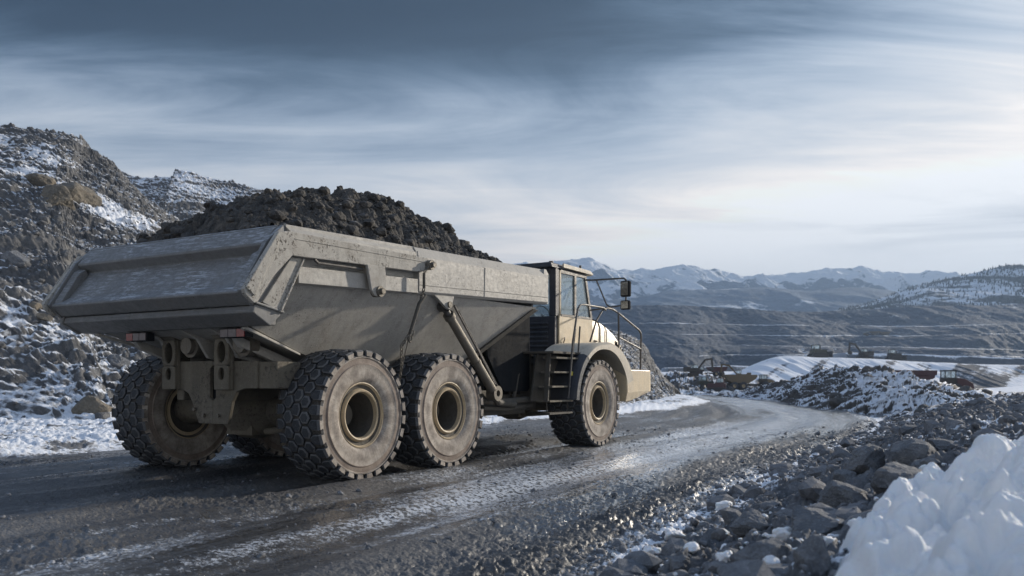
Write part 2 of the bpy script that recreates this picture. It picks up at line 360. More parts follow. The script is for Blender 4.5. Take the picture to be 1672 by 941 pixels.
class MB:
    def __init__(s): s.v = []; s.f = []; s.m = []
    def add(s, vs, fs, m=0):
        b = len(s.v); s.v += [tuple(p) for p in vs]; s.f += [tuple(b+i for i in q) for q in fs]; s.m += [m]*len(fs); return s
    def box(s, a, b, m=0):
        x0, y0, z0 = a; x1, y1, z1 = b
        return s.add([(x0, y0, z0), (x1, y0, z0), (x1, y1, z0), (x0, y1, z0), (x0, y0, z1), (x1, y0, z1), (x1, y1, z1), (x0, y1, z1)],
                     [(0, 3, 2, 1), (4, 5, 6, 7), (0, 1, 5, 4), (1, 2, 6, 5), (2, 3, 7, 6), (3, 0, 4, 7)], m)
    def prism(s, pts, a, b, axis='y', m=0):
        """polygon in the plane across `axis`, extruded from a to b; pts are (x,z) for y, (y,z) for x, (x,y) for z"""
        def P(p, q): return {'y': (p[0], q, p[1]), 'x': (q, p[0], p[1]), 'z': (p[0], p[1], q)}[axis]
        n = len(pts); vs = [P(p, a) for p in pts]+[P(p, b) for p in pts]
        fs = [tuple(range(n)), tuple(range(2*n-1, n-1, -1))]+[(i, i+n, (i+1) % n+n, (i+1) % n) for i in range(n)]
        return s.add(vs, fs, m)
    def hull2(s, A, B, m=0):
        n = len(A)
        return s.add(list(A)+list(B), [tuple(range(n)), tuple(range(2*n-1, n-1, -1))]+[(i, i+n, (i+1) % n+n, (i+1) % n) for i in range(n)], m)
    def tube(s, path, r, n=10, m=0, r2=None, cap=True):
        P = [Vector(p) for p in path]; k = len(P); b = len(s.v)
        rr = [r+(r2-r)*i/(k-1) for i in range(k)] if r2 else [r]*k
        up = Vector((0, 0, 1)); prev = None
        for i, p in enumerate(P):
            d = ((P[min(i+1, k-1)]-P[i]).normalized() + (P[i]-P[max(i-1, 0)]).normalized()).normalized()
            if prev is None:
                a = d.cross(up if abs(d.z) < .9 else Vector((1, 0, 0))).normalized()
            else: a = (prev-d*prev.dot(d)).normalized()
            prev = a; c = d.cross(a)
            for j in range(n):
                t = 2*math.pi*j/n; s.v.append(tuple(p+(a*math.cos(t)+c*math.sin(t))*rr[i]))
        for i in range(k-1):
            for j in range(n):
                s.f.append((b+i*n+j, b+i*n+(j+1) % n, b+(i+1)*n+(j+1) % n, b+(i+1)*n+j)); s.m.append(m)
        if cap:
            s.f.append(tuple(b+j for j in reversed(range(n)))); s.m.append(m)
            s.f.append(tuple(b+(k-1)*n+j for j in range(n))); s.m.append(m)
        return s
    def lathe(s, prof, n=48, m=0, ms=None, cx=0, cz=0):
        """profile of (y, r) turned about the y axis"""
        b = len(s.v); k = len(prof)
        for y, r in prof:
            for j in range(n):
                t = 2*math.pi*j/n; s.v.append((cx+r*math.cos(t), y, cz+r*math.sin(t)))
        for i in range(k-1):
            for j in range(n):
                s.f.append((b+i*n+j, b+i*n+(j+1) % n, b+(i+1)*n+(j+1) % n, b+(i+1)*n+j)); s.m.append(ms[i] if ms else m)
        return s
    def plate_hole(s, outer, hole, a, b, axis='x', m=0):
        """outer rectangle (y0,z0,y1,z1) with an oval hole (cy,cz,ry,rz)"""
        y0, z0, y1, z1 = outer; cy, cz, ry, rz = hole; n = 16; A = []; B = []
        for i in range(n):
            t = 2*math.pi*(i+.5)/n; c, q = math.cos(t), math.sin(t)
            k = min(((y1-cy) if c > 0 else (cy-y0))/max(abs(c), 1e-6), ((z1-cz) if q > 0 else (cz-z0))/max(abs(q), 1e-6))
            A.append((cy+c*k, cz+q*k)); B.append((cy+c*ry, cz+q*rz))
        def P(p, q): return (q, p[0], p[1]) if axis == 'x' else (p[0], q, p[1])
        vs = [P(p, a) for p in A]+[P(p, a) for p in B]+[P(p, b) for p in A]+[P(p, b) for p in B]; fs = []
        for i in range(n):
            j = (i+1) % n
            fs += [(i, j, n+j, n+i), (2*n+j, 2*n+i, 3*n+i, 3*n+j), (i, 2*n+i, 2*n+j, j), (n+i, n+j, 3*n+j, 3*n+i)]
        return s.add(vs, fs, m)
    def build(s, name, mat, parent=None, smooth=False, bevel=0.0, loc=None):
        me = bpy.data.meshes.new(name); me.from_pydata(s.v, [], s.f)
        for q in (mat if isinstance(mat, (list, tuple)) else [mat]): me.materials.append(q)
        me.polygons.foreach_set('material_index', s.m)
        import bmesh
        bm = bmesh.new(); bm.from_mesh(me); bmesh.ops.recalc_face_normals(bm, faces=bm.faces); bm.to_mesh(me); bm.free()
        if smooth: me.shade_smooth() if hasattr(me, 'shade_smooth') else None
        if smooth:
            try: me.set_sharp_from_angle(angle=R(38))
            except Exception: pass
        o = bpy.data.objects.new(name, me); C.objects.link(o)
        if parent: o.parent = parent
        if loc: o.location = loc
        if bevel:
            b = o.modifiers.new('bevel', 'BEVEL'); b.width = bevel; b.segments = 2; b.limit_method = 'ANGLE'; b.angle_limit = R(35)
        return o

def split_by(o, key):
    """split a part into one part per key of its connected pieces"""
    me = o.data; n = len(me.vertices); par = list(range(n))
    def find(a):
        while par[a] != a: par[a] = par[par[a]]; a = par[a]
        return a
    for p in me.polygons:
        v0 = find(p.vertices[0])
        for q in p.vertices[1:]: par[find(q)] = v0
    isl = {}
    for i in range(n): isl.setdefault(find(i), []).append(i)
    kk = {r: key(sum((me.vertices[i].co for i in vs), Vector())/len(vs), r) for r, vs in isl.items()}
    groups = {}
    for p in me.polygons: groups.setdefault(kk[find(p.vertices[0])], []).append(p)
    res = []; nm = o.name.split('.')[0]
    for gk, ps in groups.items():
        ids = sorted({i for p in ps for i in p.vertices}); mp = {a: b for b, a in enumerate(ids)}
        m2 = bpy.data.meshes.new(nm); m2.from_pydata([me.vertices[i].co[:] for i in ids], [], [[mp[i] for i in p.vertices] for p in ps])
        for q in me.materials: m2.materials.append(q)
        m2.polygons.foreach_set('material_index', [p.material_index for p in ps]); m2.polygons.foreach_set('use_smooth', [p.use_smooth for p in ps])
        try: m2.set_sharp_from_angle(angle=R(38))
        except Exception: pass
        c = o.copy(); c.data = m2; c.name = nm; C.objects.link(c); res.append(c)
    bpy.data.objects.remove(o); return res
def dist_poly(x, y, P):
    """signed distance to a polyline, positive on the right of its direction; second value is arclength"""
    best = np.full(x.shape, 1e9); sg = np.ones(x.shape); al = np.zeros(x.shape); acc = 0
    for (x0, y0), (x1, y1) in zip(P[:-1], P[1:]):
        dx, dy = x1-x0, y1-y0; l2 = dx*dx+dy*dy; l = math.sqrt(l2)
        t = np.clip(((x-x0)*dx+(y-y0)*dy)/l2, 0, 1); qx = x-(x0+t*dx); qy = y-(y0+t*dy); d = np.hypot(qx, qy)
        c = (dy*qx-dx*qy)
        n = d < best-1e-9
        best = np.where(n, d, best); sg = np.where(n, np.sign(c), sg); al = np.where(n, acc+t*l, al); acc += l
    return best*sg, al
def smooth_line(P, n=12):
    P = [Vector((*p, 0)) if len(p) == 2 else Vector(p) for p in P]; o = []
    for i in range(len(P)-1):
        a = P[max(i-1, 0)]; b = P[i]; c = P[i+1]; d = P[min(i+2, len(P)-1)]
        for k in range(n):
            t = k/n; o.append(.5*((2*b)+(c-a)*t+(2*a-5*b+4*c-d)*t*t+(3*b-a-3*c+d)*t**3))
    o.append(P[-1]); return o

# ------------------------------------------------------------ ground and haul road
RE = [(p.x, p.y) for p in smooth_line([(-9, -12), (-3.2, -1), (.55, 6.4), (2.95, 11.4), (5.9, 17), (10.2, 25), (13.4, 33), (16.0, 45), (17.7, 60), (19.4, 82), (21, 110), (24, 160), (40, 230)], 6)]
LE = [(p.x, p.y) for p in smooth_line([(-26, -10), (-16, 4), (-9.2, 15), (-7.4, 18.6), (-.3, 29), (4.4, 35.5), (9.6, 46), (13.4, 60), (16.0, 84), (17.5, 110), (20, 160), (36, 230)], 6)]
def base_z(x, y):
    r = np.hypot(x, y)
    z = -1.6*sm(75, 170, r) + 6.0*sm(210, 330, r)
    return z
def H(x, y, detail=True):
    dR, al = dist_poly(x, y, RE); dL, _ = dist_poly(x, y, LE); dL = -dL
    z = base_z(x, y)
    inr = (dR < 0) & (dL < 0)
    near = sm(140, 60, np.hypot(x, y))
    # bank on the right of the road
    bank = sm(.1, 3.2, dR)*(.40+.34*sm(4.5, 9.5, y)+.2*fbm(x*.35, y*.35, 3, 5)) * near
    bank = bank*(1-.45*sm(18, 30, y))
    z = z+bank
    z = z + .18*sm(0, 1.2, dL)*(.4+fbm(x*.5, y*.5, 3, 8))*near
    if detail:
        r = np.hypot(x, y)
        fade = sm(110, 35, r)
        edge = sm(-2.0, -.9, dR)*sm(3.5, .5, dR)
        out = np.maximum(sm(0, .9, dR), sm(0, .9, dL)*.6)
        ruts = (fbm(dR*1.6, al*.10, 4, 21)-.5)*.13 + .050*np.cos(dR*2*math.pi/1.45+2*fbm(al*.08, dR*.1, 2, 9))*sm(-11, -6, dR)
        chips = rubble(x*9, y*9, 3)*.5+rubble(x*21, y*21, 13)*.25
        ice_ = np.exp(-((dR+2.7)/1.1)**2)
        amp = (.014+.034*sm(.45, .7, fbm(x*.8, y*.8, 3, 33)))*(1-.75*ice_)+.05*edge
        ruts = ruts-.02*ice_
        z = z + sm(190, 70, r)*np.where(inr, ruts, 0)*sm(0, -.6, dR)*sm(0, -.6, dL)
        z = z + fade*chips*amp*(1-out)
        z = z + fade*out*(rubble(x*2.1, y*2.1, 40)*.09+rubble(x*5.5, y*5.5, 50)*.075+rubble(x*13, y*13, 60)*.045)
        z = z + (1-fade)*sm(60, 300, r)*(fbm(x*.05, y*.05, 4, 70)-.5)*1.2
    return z, dR, dL, al
def polar(rs, az):
    Rr, A = np.meshgrid(rs, az, indexing='ij'); return Rr*np.sin(A), Rr*np.cos(A)
rs = [1.0]
while rs[-1] < 3.4: rs.append(rs[-1]*1.02)
while rs[-1] < 26: rs.append(rs[-1]*1.0037)
while rs[-1] < 140: rs.append(rs[-1]*1.014)
while rs[-1] < 14000: rs.append(rs[-1]*1.06)
rs = np.array(rs)
azs = np.concatenate([np.arange(-180, -42, 3.0), np.arange(-42, -34, .4), np.arange(-34, 34, .082), np.arange(34, 42, .4), np.arange(42, 179, 3.0)])
X, Y = polar(rs, np.radians(azs))
Z, dR, dL, al = H(X, Y)
rr = np.hypot(X, Y)
# snow cover and wetness, in coordinates that follow the road
st = fbm(dR*1.3+3, al*.16, 4, 91); st2 = fbm(dR*3.4, al*.5, 4, 95); blot = fbm(X*.7, Y*.7, 4, 99)
iceband = np.exp(-((dR+2.8+.4*np.sin(al*.22))/1.35)**2)*sm(4, 12, rr)*(.55+.9*fbm(dR*2.2, al*.6, 5, 131))
snow = .20+.70*(st-.45)+.60*(st2-.5)+.42*iceband+.30*(blot-.5) + .30*sm(10, 18, rr)*iceband + .10*sm(9, 13, rr)*sm(45, 25, rr)*np.exp(-((dR+4.6)/1.4)**2)
snow += .34*np.exp(-((dR+.1)/.35)**2)
snow -= .30*np.exp(-((dR+1.05)/.6)**2)
snow += .12*sm(-6, -10, dR)*sm(8, 3, rr)
snow -= .12*np.exp(-((dR+6)/2.5)**2)
snow += sm(22, 38, rr)*(.95*(fbm(dR*1.25, al*.09, 4, 201)-.5)-.02)
out_l = sm(0, .5, dL); out_r = sm(.2, 1.0, dR)
snow = snow*(1-out_l)+out_l*(.42+.7*(fbm(dL*1.6, al*.25, 4, 7)-.5)+.5*(fbm(X*2, Y*2, 3, 8)-.5))
snow = snow*(1-out_r)+out_r*(.24+.5*(fbm(X*.6, Y*.6, 4, 17)-.5))
snow = np.where(rr > 130, .50+.6*(fbm(X*.02, Y*.02, 4, 71)-.5), snow)
wet = .34+.35*iceband+.40*(fbm(X*.45, Y*.45, 3, 77)-.5)+.95*(fbm(dR*1.1+9, al*.07, 4, 191)-.5)
wet += .5*np.exp(-(((X-1.1)/.9)**2+((Y-11.5)/4.0)**2))
streak = fbm(dR*2.6, al*.16, 5, 401, .62)
F = grid_faces(len(rs), len(azs), wrap=True)
ctr = lambda a: a.ravel()[F].mean(1)
isroad = (ctr(dR) < 0) & (ctr(dL) < 0) & (ctr(rr) < 220) & (ctr(Y) > -9)
V = np.stack([X, Y, Z], -1).reshape(-1, 3)
def submesh(name, mask, mats, at):
    f = F[mask]; used = np.unique(f); mp = np.full(len(V), -1, dtype=np.int64); mp[used] = np.arange(len(used))
    return raw_mesh(name, V[used], mp[f], mats, {k: v.ravel()[used] for k, v in at.items()})
road = submesh('road', isroad, M['road'], {'snow': snow, 'wet': wet, 'streak': streak}); tag(road, kind='structure')
gnd = submesh('ground', ~isroad, M['berm'], {'snow': snow}); tag(gnd, kind='structure')
del X, Y, Z, V, F

# ------------------------------------------------------------ lofted landforms
def loft(name, lines, nu, nvs, mat, disp, snowf, kind='structure', horiz=True, smooth=True):
    """lines: polylines of (x,y,z) with equal point count, from toe to back; nvs: rows between successive lines"""
    Ls = []
    for l in lines:
        q = smooth_line(l, 8); q = np.array([tuple(p) for p in q]); t = np.linspace(0, len(q)-1, nu); i = np.clip(t.astype(int), 0, len(q)-2); fr = (t-i)[:, None]
        Ls.append(q[i]*(1-fr)+q[i+1]*fr)
    rows = []; vv = []
    for k, (a, b) in enumerate(zip(Ls[:-1], Ls[1:])):
        for j in range(nvs[k]):
            t = j/nvs[k]; rows.append(a*(1-t)+b*t); vv.append(k+t)
    rows.append(Ls[-1]); vv.append(len(Ls)-1.)
    P = np.stack(rows, 0); vv = np.array(vv)[:, None]*np.ones((1, nu)); uu = np.ones((len(rows), 1))*np.linspace(0, 1, nu)[None]
    dz = disp(P[..., 0], P[..., 1], P[..., 2], uu, vv); P = P.copy()
    if isinstance(dz, tuple): P[..., 0] += dz[0]; P[..., 1] += dz[1]; P[..., 2] += dz[2]
    else: P[..., 2] += dz
    gu = np.gradient(P, axis=1); gv = np.gradient(P, axis=0); nn = np.cross(gu, gv); nn /= np.linalg.norm(nn, axis=-1, keepdims=True)+1e-9
    sn = snowf(P[..., 0], P[..., 1], P[..., 2], uu, vv, np.abs(nn[..., 2]))
    return tag(raw_mesh(name, P, grid_faces(*P.shape[:2])[:, ::-1], mat, {'snow': sn}, smooth), kind=kind), P
def wp(x, y, d): return ((x-836)/F_PX*d, d, 1.42+(620-y)/F_PX*d)   # a point seen at (x,y) of the photograph, d metres away

def hill_disp(amp):
    def f(x, y, z, u, v):
        q = y*.75+z*.9
        a = np.minimum(1, v*6)
        w1 = x*.75+q*.66; w2 = q*.75-x*.66
        big = (fbm(x*.07, q*.07, 4, 3)-.5)*2.0+(ridged(w1*.05, w2*.22, 4, 14)-.5)*1.3
        med = rubble(x*.8, q*.8, 23)*.22*sm(.5, .7, fbm(x*.2, q*.2, 3, 77))+rubble(w1*1.3, w2*2.0, 43)*.26
        fin = rubble(w1*2.8, w2*4.0, 53)*.16+rubble(w1*6, w2*7.5, 63)*.09
        k = fbm(x*.25, q*.25, 3, 73)
        dz = a*amp*(big+med*(.4+1.0*k))+np.minimum(1, v*14+.3)*fin*(.5+k)
        return (0*x, -.45*dz, .8*dz)
    return f
def hill_snow(x, y, z, u, v, nz):
    q = y*.75+z*.9
    s = .54+.9*(fbm(x*.12+q*.08, q*.06, 4, 81)-.5)+.5*(ridged(x*.3+q*.26, q*.9-x*.8, 4, 84)-.5)+.5*(fbm(x*.6, q*.25, 4, 83)-.5)+.55*(nz-.80)
    s += .08*sm(9, 1, z)
    for (x0, z0, x1, z1, wd) in ((-27.5, 13.3, -21.2, 10.2, .32), (-34.5, 17.2, -31.5, 16.0, .4), (-24, 11.6, -22, 10.6, .5), (-29.5, 15.7, -27.2, 14.2, .55), (-24.8, 16.2, -23, 15.2, .4)):
        t = np.clip(((x-x0)*(x1-x0)+(z-z0)*(z1-z0))/((x1-x0)**2+(z1-z0)**2), 0, 1)
        d = np.hypot(x-(x0+t*(x1-x0)), z-(z0+t*(z1-z0))+.25*(fbm(x*.8, z*.8, 3, 5)-.5)*2)
        s += .6*np.exp(-(d/wd)**2)
    return s
near_toe = [(-60, 18, -.3), (-15.5, 25.0, -.2), (-13.1, 28.4, -.2), (-6, 32.5, -.2), (.36, 37, -.2), (5.6, 44, -.2), (10.6, 58, -.2), (13.4, 72, -.3), (16.6, 92, -.8)]
near_mid = [(-65, 38, 11), (-27.5, 42.5, 9.3), (-20.5, 43.5, 7.5), (-12, 46, 5.2), (-3, 50, 4.2), (4.2, 54, 2.9), (8.8, 64, 2.2), (12.6, 77, 1.2), (16.4, 96, -.4)]
near_crest = [(-75, 60, 22), wp(0, 207, 62), wp(160, 250, 64), wp(285, 372, 60), wp(560, 455, 62), wp(800, 505, 66), wp(1030, 556, 76), wp(1070, 592, 86), wp(1115, 640, 99)]
near_back = [(-90, 85, 18), (-45, 84, 14), (-38, 84, 12), (-28, 80, 6), (-12, 80, 4), (-1, 84, 3), (12, 92, 1.5), (17, 98, .2), (22, 108, -1.5)]
hn, _ = loft('hillside', [near_toe, near_mid, near_crest, near_back], 1050, [190, 230, 50], M['hill'], hill_disp(1.0), hill_snow)
far_lines = [[(-80, 76, 10), (-40, 76, 7), (-30, 76, 5), (-22, 78, 4), (-10, 80, 2), (4, 84, 0), (16, 96, -1)],
             [wp(-300, 200, 98), wp(215, 284, 98), wp(290, 272, 100), wp(350, 289, 102), wp(430, 312, 104), wp(650, 420, 106), wp(900, 560, 110)],
             [(-120, 130, 24), (-60, 135, 20), (-45, 135, 18), (-35, 135, 16), (-20, 135, 8), (-5, 135, 3), (10, 135, 0)]]
def far_snow(x, y, z, u, v, nz):
    q = y*.75+z*.9
    return .60+.8*(fbm(x*.10+q*.1, q*.05, 4, 181)-.5)+.5*(fbm(x*.5, q*.25, 4, 183)-.5)+.5*(nz-.80)
loft('hillside_beyond', far_lines, 520, [230, 20], M['hill'], hill_disp(.9), far_snow)

# rubble heap with snow on the right of the road
toe = [wp(1085, 650, 84), wp(1230, 657, 58), wp(1330, 668, 42), wp(1420, 690, 30), wp(1520, 697, 24), wp(1660, 675, 24), (22, 22, .7)]
toe = [(a, b, min(c, .8)-.25) for a, b, c in toe]
cre = [wp(1100, 642, 92), wp(1215, 632, 74), wp(1310, 607, 60), wp(1405, 592, 50), wp(1490, 605, 43), wp(1560, 622, 40), wp(1700, 650, 40)]
bck = [(20, 110, -1.5), (26, 95, -1.5), (32, 84, -1.2), (38, 76, -1), (38, 66, -.8), (36, 58, -.5), (36, 50, 0)]
def heap_disp(x, y, z, u, v):
    q = y*.8+z
    a = np.minimum(1, v*5)*np.minimum(1, .35+u*2.5)
    d = -.70*a+a*((ridged(x*.35+q*.1, q*.22, 4, 204)-.5)*1.1+rubble(x*1.2, q*1.0, 205)*.28+rubble(x*2.8, q*2.8, 206)*.17)+rubble(x*6, q*6, 207)*.07*np.minimum(1, v*9)
    return (0*x, -.3*d, .75*d)
def heap_snow(x, y, z, u, v, nz):
    q = y*.8+z
    return .50+.9*(fbm(x*.30+q*.25, q*.10, 4, 211)-.5)+.4*(fbm(x*1.4, q*.8, 4, 213)-.5)+.5*(nz-.8)+.34*np.exp(-((u-.62)/.13)**2)*sm(.1, .5, v)-.12*sm(.2, 0, v)
loft('rubble_bank', [toe, cre, bck], 760, [210, 30], M['heap'], heap_disp, heap_snow)

# snowy flat-topped spoil tip in the pit
def spoil_disp(x, y, z, u, v):
    d = (fbm(x*.12, z*.3, 4, 301)-.5)*1.6*sm(0, .3, v)*sm(1.25, .9, v)+(ridged(x*.25+z*.12, z*.05, 4, 303)-.5)*1.6*sm(0, .2, v)*sm(1.0, .8, v)
    return (0*x, -.8*d, .5*d)
def spoil_snow(x, y, z, u, v, nz):
    return .60+1.25*(fbm(x*.22-v*5, v*.7, 4, 311)-.5)+.5*(fbm(x*.8+z*.5, z*.3, 3, 313)-.5)+.3*sm(.9, 1.05, v)-.10*sm(.55, .9, u)
s_toe = [wp(1130, 632, 190), wp(1170, 633, 195), wp(1235, 634, 195), wp(1330, 636, 195), wp(1450, 636, 200), wp(1570, 636, 205), wp(1750, 640, 210)]
s_top = [wp(1205, 609, 250), wp(1225, 598, 246), wp(1272, 583, 240), wp(1340, 584, 238), wp(1450, 588, 240), wp(1560, 594, 240), wp(1760, 598, 240)]
s_top2 = [wp(1215, 608, 290), wp(1235, 598, 290), wp(1275, 585, 300), wp(1345, 585.5, 320), wp(1452, 588.5, 330), wp(1562, 594, 330), wp(1762, 598, 330)]
s_bk = [(a[0]+20, 420, 3) for a in s_top2]
loft('spoil_tip', [s_toe, s_top, s_top2, s_bk], 420, [80, 16, 8], M['spoil'], spoil_disp, spoil_snow)
# low snow shelves in the pit floor
for nm, pts, hgt in (('pit_shelf', [(1090, 600), (1150, 599), (1190, 597), (1240, 598), (1300, 600)], 9), ('pit_shelf', [(1380, 575), (1450, 577), (1540, 580), (1640, 583), (1760, 585)], 12)):
    d0 = 420 if hgt == 9 else 380
    A = [(wp(a, b, d0)[0], d0-14, 2) for a, b in pts]; B = [wp(a, b+1, d0) for a, b in pts]; D = [(wp(a, b, d0)[0]*1.1, d0+60, wp(a, b, d0)[2]+.5) for a, b in pts]; E2 = [(wp(a, b, d0)[0]*1.1, d0+80, 1) for a, b in pts]
    loft(nm, [A, B, D, E2], 200, [20, 8, 4], M['spoil'], lambda x, y, z, u, v: (fbm(x*.05, y*.05, 4, 5)-.5)*1.0, lambda x, y, z, u, v, nz: .30+.5*(fbm(x*.1, z*.1, 4, 6)-.5)+.5*sm(.85, 1.05, v))

rm = [[wp(1075, 645, 128), wp(1120, 643, 128), wp(1160, 641, 130), wp(1215, 640, 132), wp(1270, 638, 135)],
      [wp(1080, 612, 150), wp(1128, 606, 150), wp(1160, 609, 150), wp(1205, 622, 150), wp(1275, 631, 152)],
      [wp(1080, 618, 185), wp(1128, 616, 185), wp(1160, 617, 185), wp(1205, 624, 185), wp(1275, 628, 185)]]
loft('rubble_mound', rm, 260, [60, 16], M['heap'], lambda x, y, z, u, v: np.minimum(1, v*4)*(rubble(x*.45, y*.45, 981)*1.1+rubble(x*1.2, y*1.2, 982)*.5-1.5), lambda x, y, z, u, v, nz: .36+.7*(fbm(x*.2, y*.3, 4, 983)-.5)+.4*(nz-.8))
# terraced pit walls
bx = [900, 1000, 1100, 1200, 1300, 1400, 1500, 1600, 1700, 1900]
def ln(ys, d, dd=None):
    ys = list(ys); return [wp(a, b, d+(dd[i] if dd else 0)) for i, (a, b) in enumerate(zip(bx, ys))]
wob = [0, 24, -16, 30, -10, 22, -4, -26, 12, 0]
prof = []
prof.append([(p[0], p[1], 3.0) for p in ln([600]*10, 500, wob)])
def bench(ys, d): 
    e = ln(ys, d, wob); prof.append(e); prof.append([(p[0]*1.06, p[1]+46, p[2]+.6) for p in e])
bench([586, 585, 583, 580, 578, 577, 580, 582, 584, 584], 525)
bench([563, 563, 562, 564, 566, 567, 568, 570, 572, 574], 605)
bench([546, 546, 545, 546, 548, 548, 548, 546, 544, 546], 690)
bench([528, 528, 527, 530, 530, 531, 532, 530, 526, 524], 780)
prof.append(ln([500, 499, 498, 503, 509, 506, 501, 499, 496, 490], 900)); prof.append([(p[0]*1.3, 1400, p[2]-8) for p in prof[-1]])
def pit_disp(x, y, z, u, v):
    fr = v-np.floor(v); face = (np.floor(v) % 2 == 0)
    d = (fbm(x*.012, v*1.5, 4, 401)-.5)*5+(ridged(x*.035+z*.03, z*.03, 4, 402)-.5)*5*np.where(face, np.sin(np.clip(fr, 0, 1)*math.pi), 0)+(fbm(x*.12, z*.12+y*.05, 5, 403, .6)-.5)*4.0
    return (0*x, -1.8*d*sm(0, .5, v), .30*d)
def pit_snow(x, y, z, u, v, nz):
    k = np.abs(v-np.round(v)); odd = (np.round(v) % 2 == 1)
    s = .17+.7*(fbm(x*.02+z*.03, z*.01, 4, 411)-.5)+.35*(fbm(x*.1+z*.1, z*.06, 4, 413)-.5)
    rim = np.where(odd, np.exp(-(k/.035)**2), 0)*(v < 8.2)
    s += rim*(1.5*(fbm(x*.02, v*3, 4, 414)-.33)+.12)
    s += .12*sm(.75, 1.0, u)*sm(5, 8, v)-.1*sm(.5, .2, u)
    return s
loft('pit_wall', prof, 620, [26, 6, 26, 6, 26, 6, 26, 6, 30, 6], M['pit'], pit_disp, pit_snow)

# mountains
def mount(name, crest, d, depth, amp, fz, snowb, mat, seed, nu=600, nv=110, toe_y=560, squig=1.0, snow_lo=0):
    mid = [wp(a, b, d) for a, b in crest]
    t = [(p[0]*(1-depth/d*.8), d-depth, 1.42+(620-toe_y)/F_PX*(d-depth)) for p in mid]
    b = [(p[0]*1.2, d+depth, 0) for p in mid]
    def dp(x, y, z, u, v):
        e = np.sin(np.clip(v, 0, 1)*math.pi*.5)
        r = ridged(x*fz+.4*y*fz, y*fz*.55, 6, seed)
        k = np.where(v <= 1, np.sin(np.clip(v, 0, 1)*math.pi)**.8, .3)
        return amp*((r-.5)*1.5*k+(fbm(x*fz*6, y*fz*6, 4, seed+9)-.5)*.28*e*squig)
    def sf(x, y, z, u, v, nz):
        r = ridged(x*fz*2.3+.9*y*fz, y*fz*1.1, 5, seed+40)
        return snowb+.9*(r-.5)+.9*(fbm(x*fz*5+y*fz*3, y*fz*2, 6, seed+50, .62)-.5)+snow_lo*sm(.2, .9, v)+.8*(nz-.9)
    return loft(name, [t, mid, b], nu, [nv, 20], mat, dp, sf)
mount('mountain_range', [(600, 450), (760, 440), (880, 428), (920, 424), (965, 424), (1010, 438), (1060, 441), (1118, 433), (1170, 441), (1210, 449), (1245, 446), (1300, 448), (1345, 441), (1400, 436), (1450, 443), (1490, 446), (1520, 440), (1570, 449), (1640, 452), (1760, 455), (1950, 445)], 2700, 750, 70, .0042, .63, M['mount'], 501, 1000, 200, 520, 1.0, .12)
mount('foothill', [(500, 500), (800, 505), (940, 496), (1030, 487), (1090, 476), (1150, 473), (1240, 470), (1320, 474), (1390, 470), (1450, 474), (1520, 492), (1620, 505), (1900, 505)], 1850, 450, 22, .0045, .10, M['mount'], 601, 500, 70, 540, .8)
right_crest = [(1180, 530), (1290, 514), (1360, 508), (1400, 500), (1450, 484), (1500, 467), (1560, 453), (1610, 441), (1650, 433), (1700, 428), (1800, 405), (2000, 380)]
ro, RP = mount('wooded_ridge', right_crest, 1250, 340, 14, .008, .42, M['forest_ground'], 701, 500, 90, 540, .6, .1)
def cones(name, pts, hts, mat):
    n = len(pts); k = 6; V = []; Fs = []
    base = np.array([(math.cos(2*math.pi*i/k), math.sin(2*math.pi*i/k)) for i in range(k)])
    P = np.asarray(pts); Hh = np.asarray(hts)
    Vt = np.zeros((n, 2*(k+1), 3))
    for tier, (z0, z1, rr) in enumerate(((.08, .72, .22), (.4, 1.0, .15))):
        o = tier*(k+1)
        Vt[:, o:o+k, 0] = P[:, None, 0]+base[None, :, 0]*(Hh*rr)[:, None]; Vt[:, o:o+k, 1] = P[:, None, 1]+base[None, :, 1]*(Hh*rr)[:, None]
        Vt[:, o:o+k, 2] = P[:, None, 2]+(Hh*z0)[:, None]; Vt[:, o+k] = P; Vt[:, o+k, 2] += Hh*z1
    F0 = np.array([[t*(k+1)+i, t*(k+1)+(i+1) % k, t*(k+1)+k] for t in range(2) for i in range(k)])
    Fa = (F0[None]+(np.arange(n)*2*(k+1))[:, None, None]).reshape(-1, 3)
    return raw_mesh(name, Vt, Fa, mat, smooth=False)
M['needle'] = plain('dark_conifer', (.035, .043, .042), .9, 0, .1)
sel = RP[5:92, 100:480].reshape(-1, 3); dn = fbm(sel[:, 0]*.012, sel[:, 1]*.006+sel[:, 2]*.01, 4, 811)
keep = RNG.rand(len(sel)) < .20*sm(.42, .62, dn)+.05
sel = sel[keep]; sel = sel+RNG.randn(*sel.shape)*np.array([3, 6, 0]); 
tag(cones('conifer_forest', sel-np.array([0, 0, 1.0]), RNG.uniform(2.5, 5.5, len(sel)), M['needle']), kind='stuff')

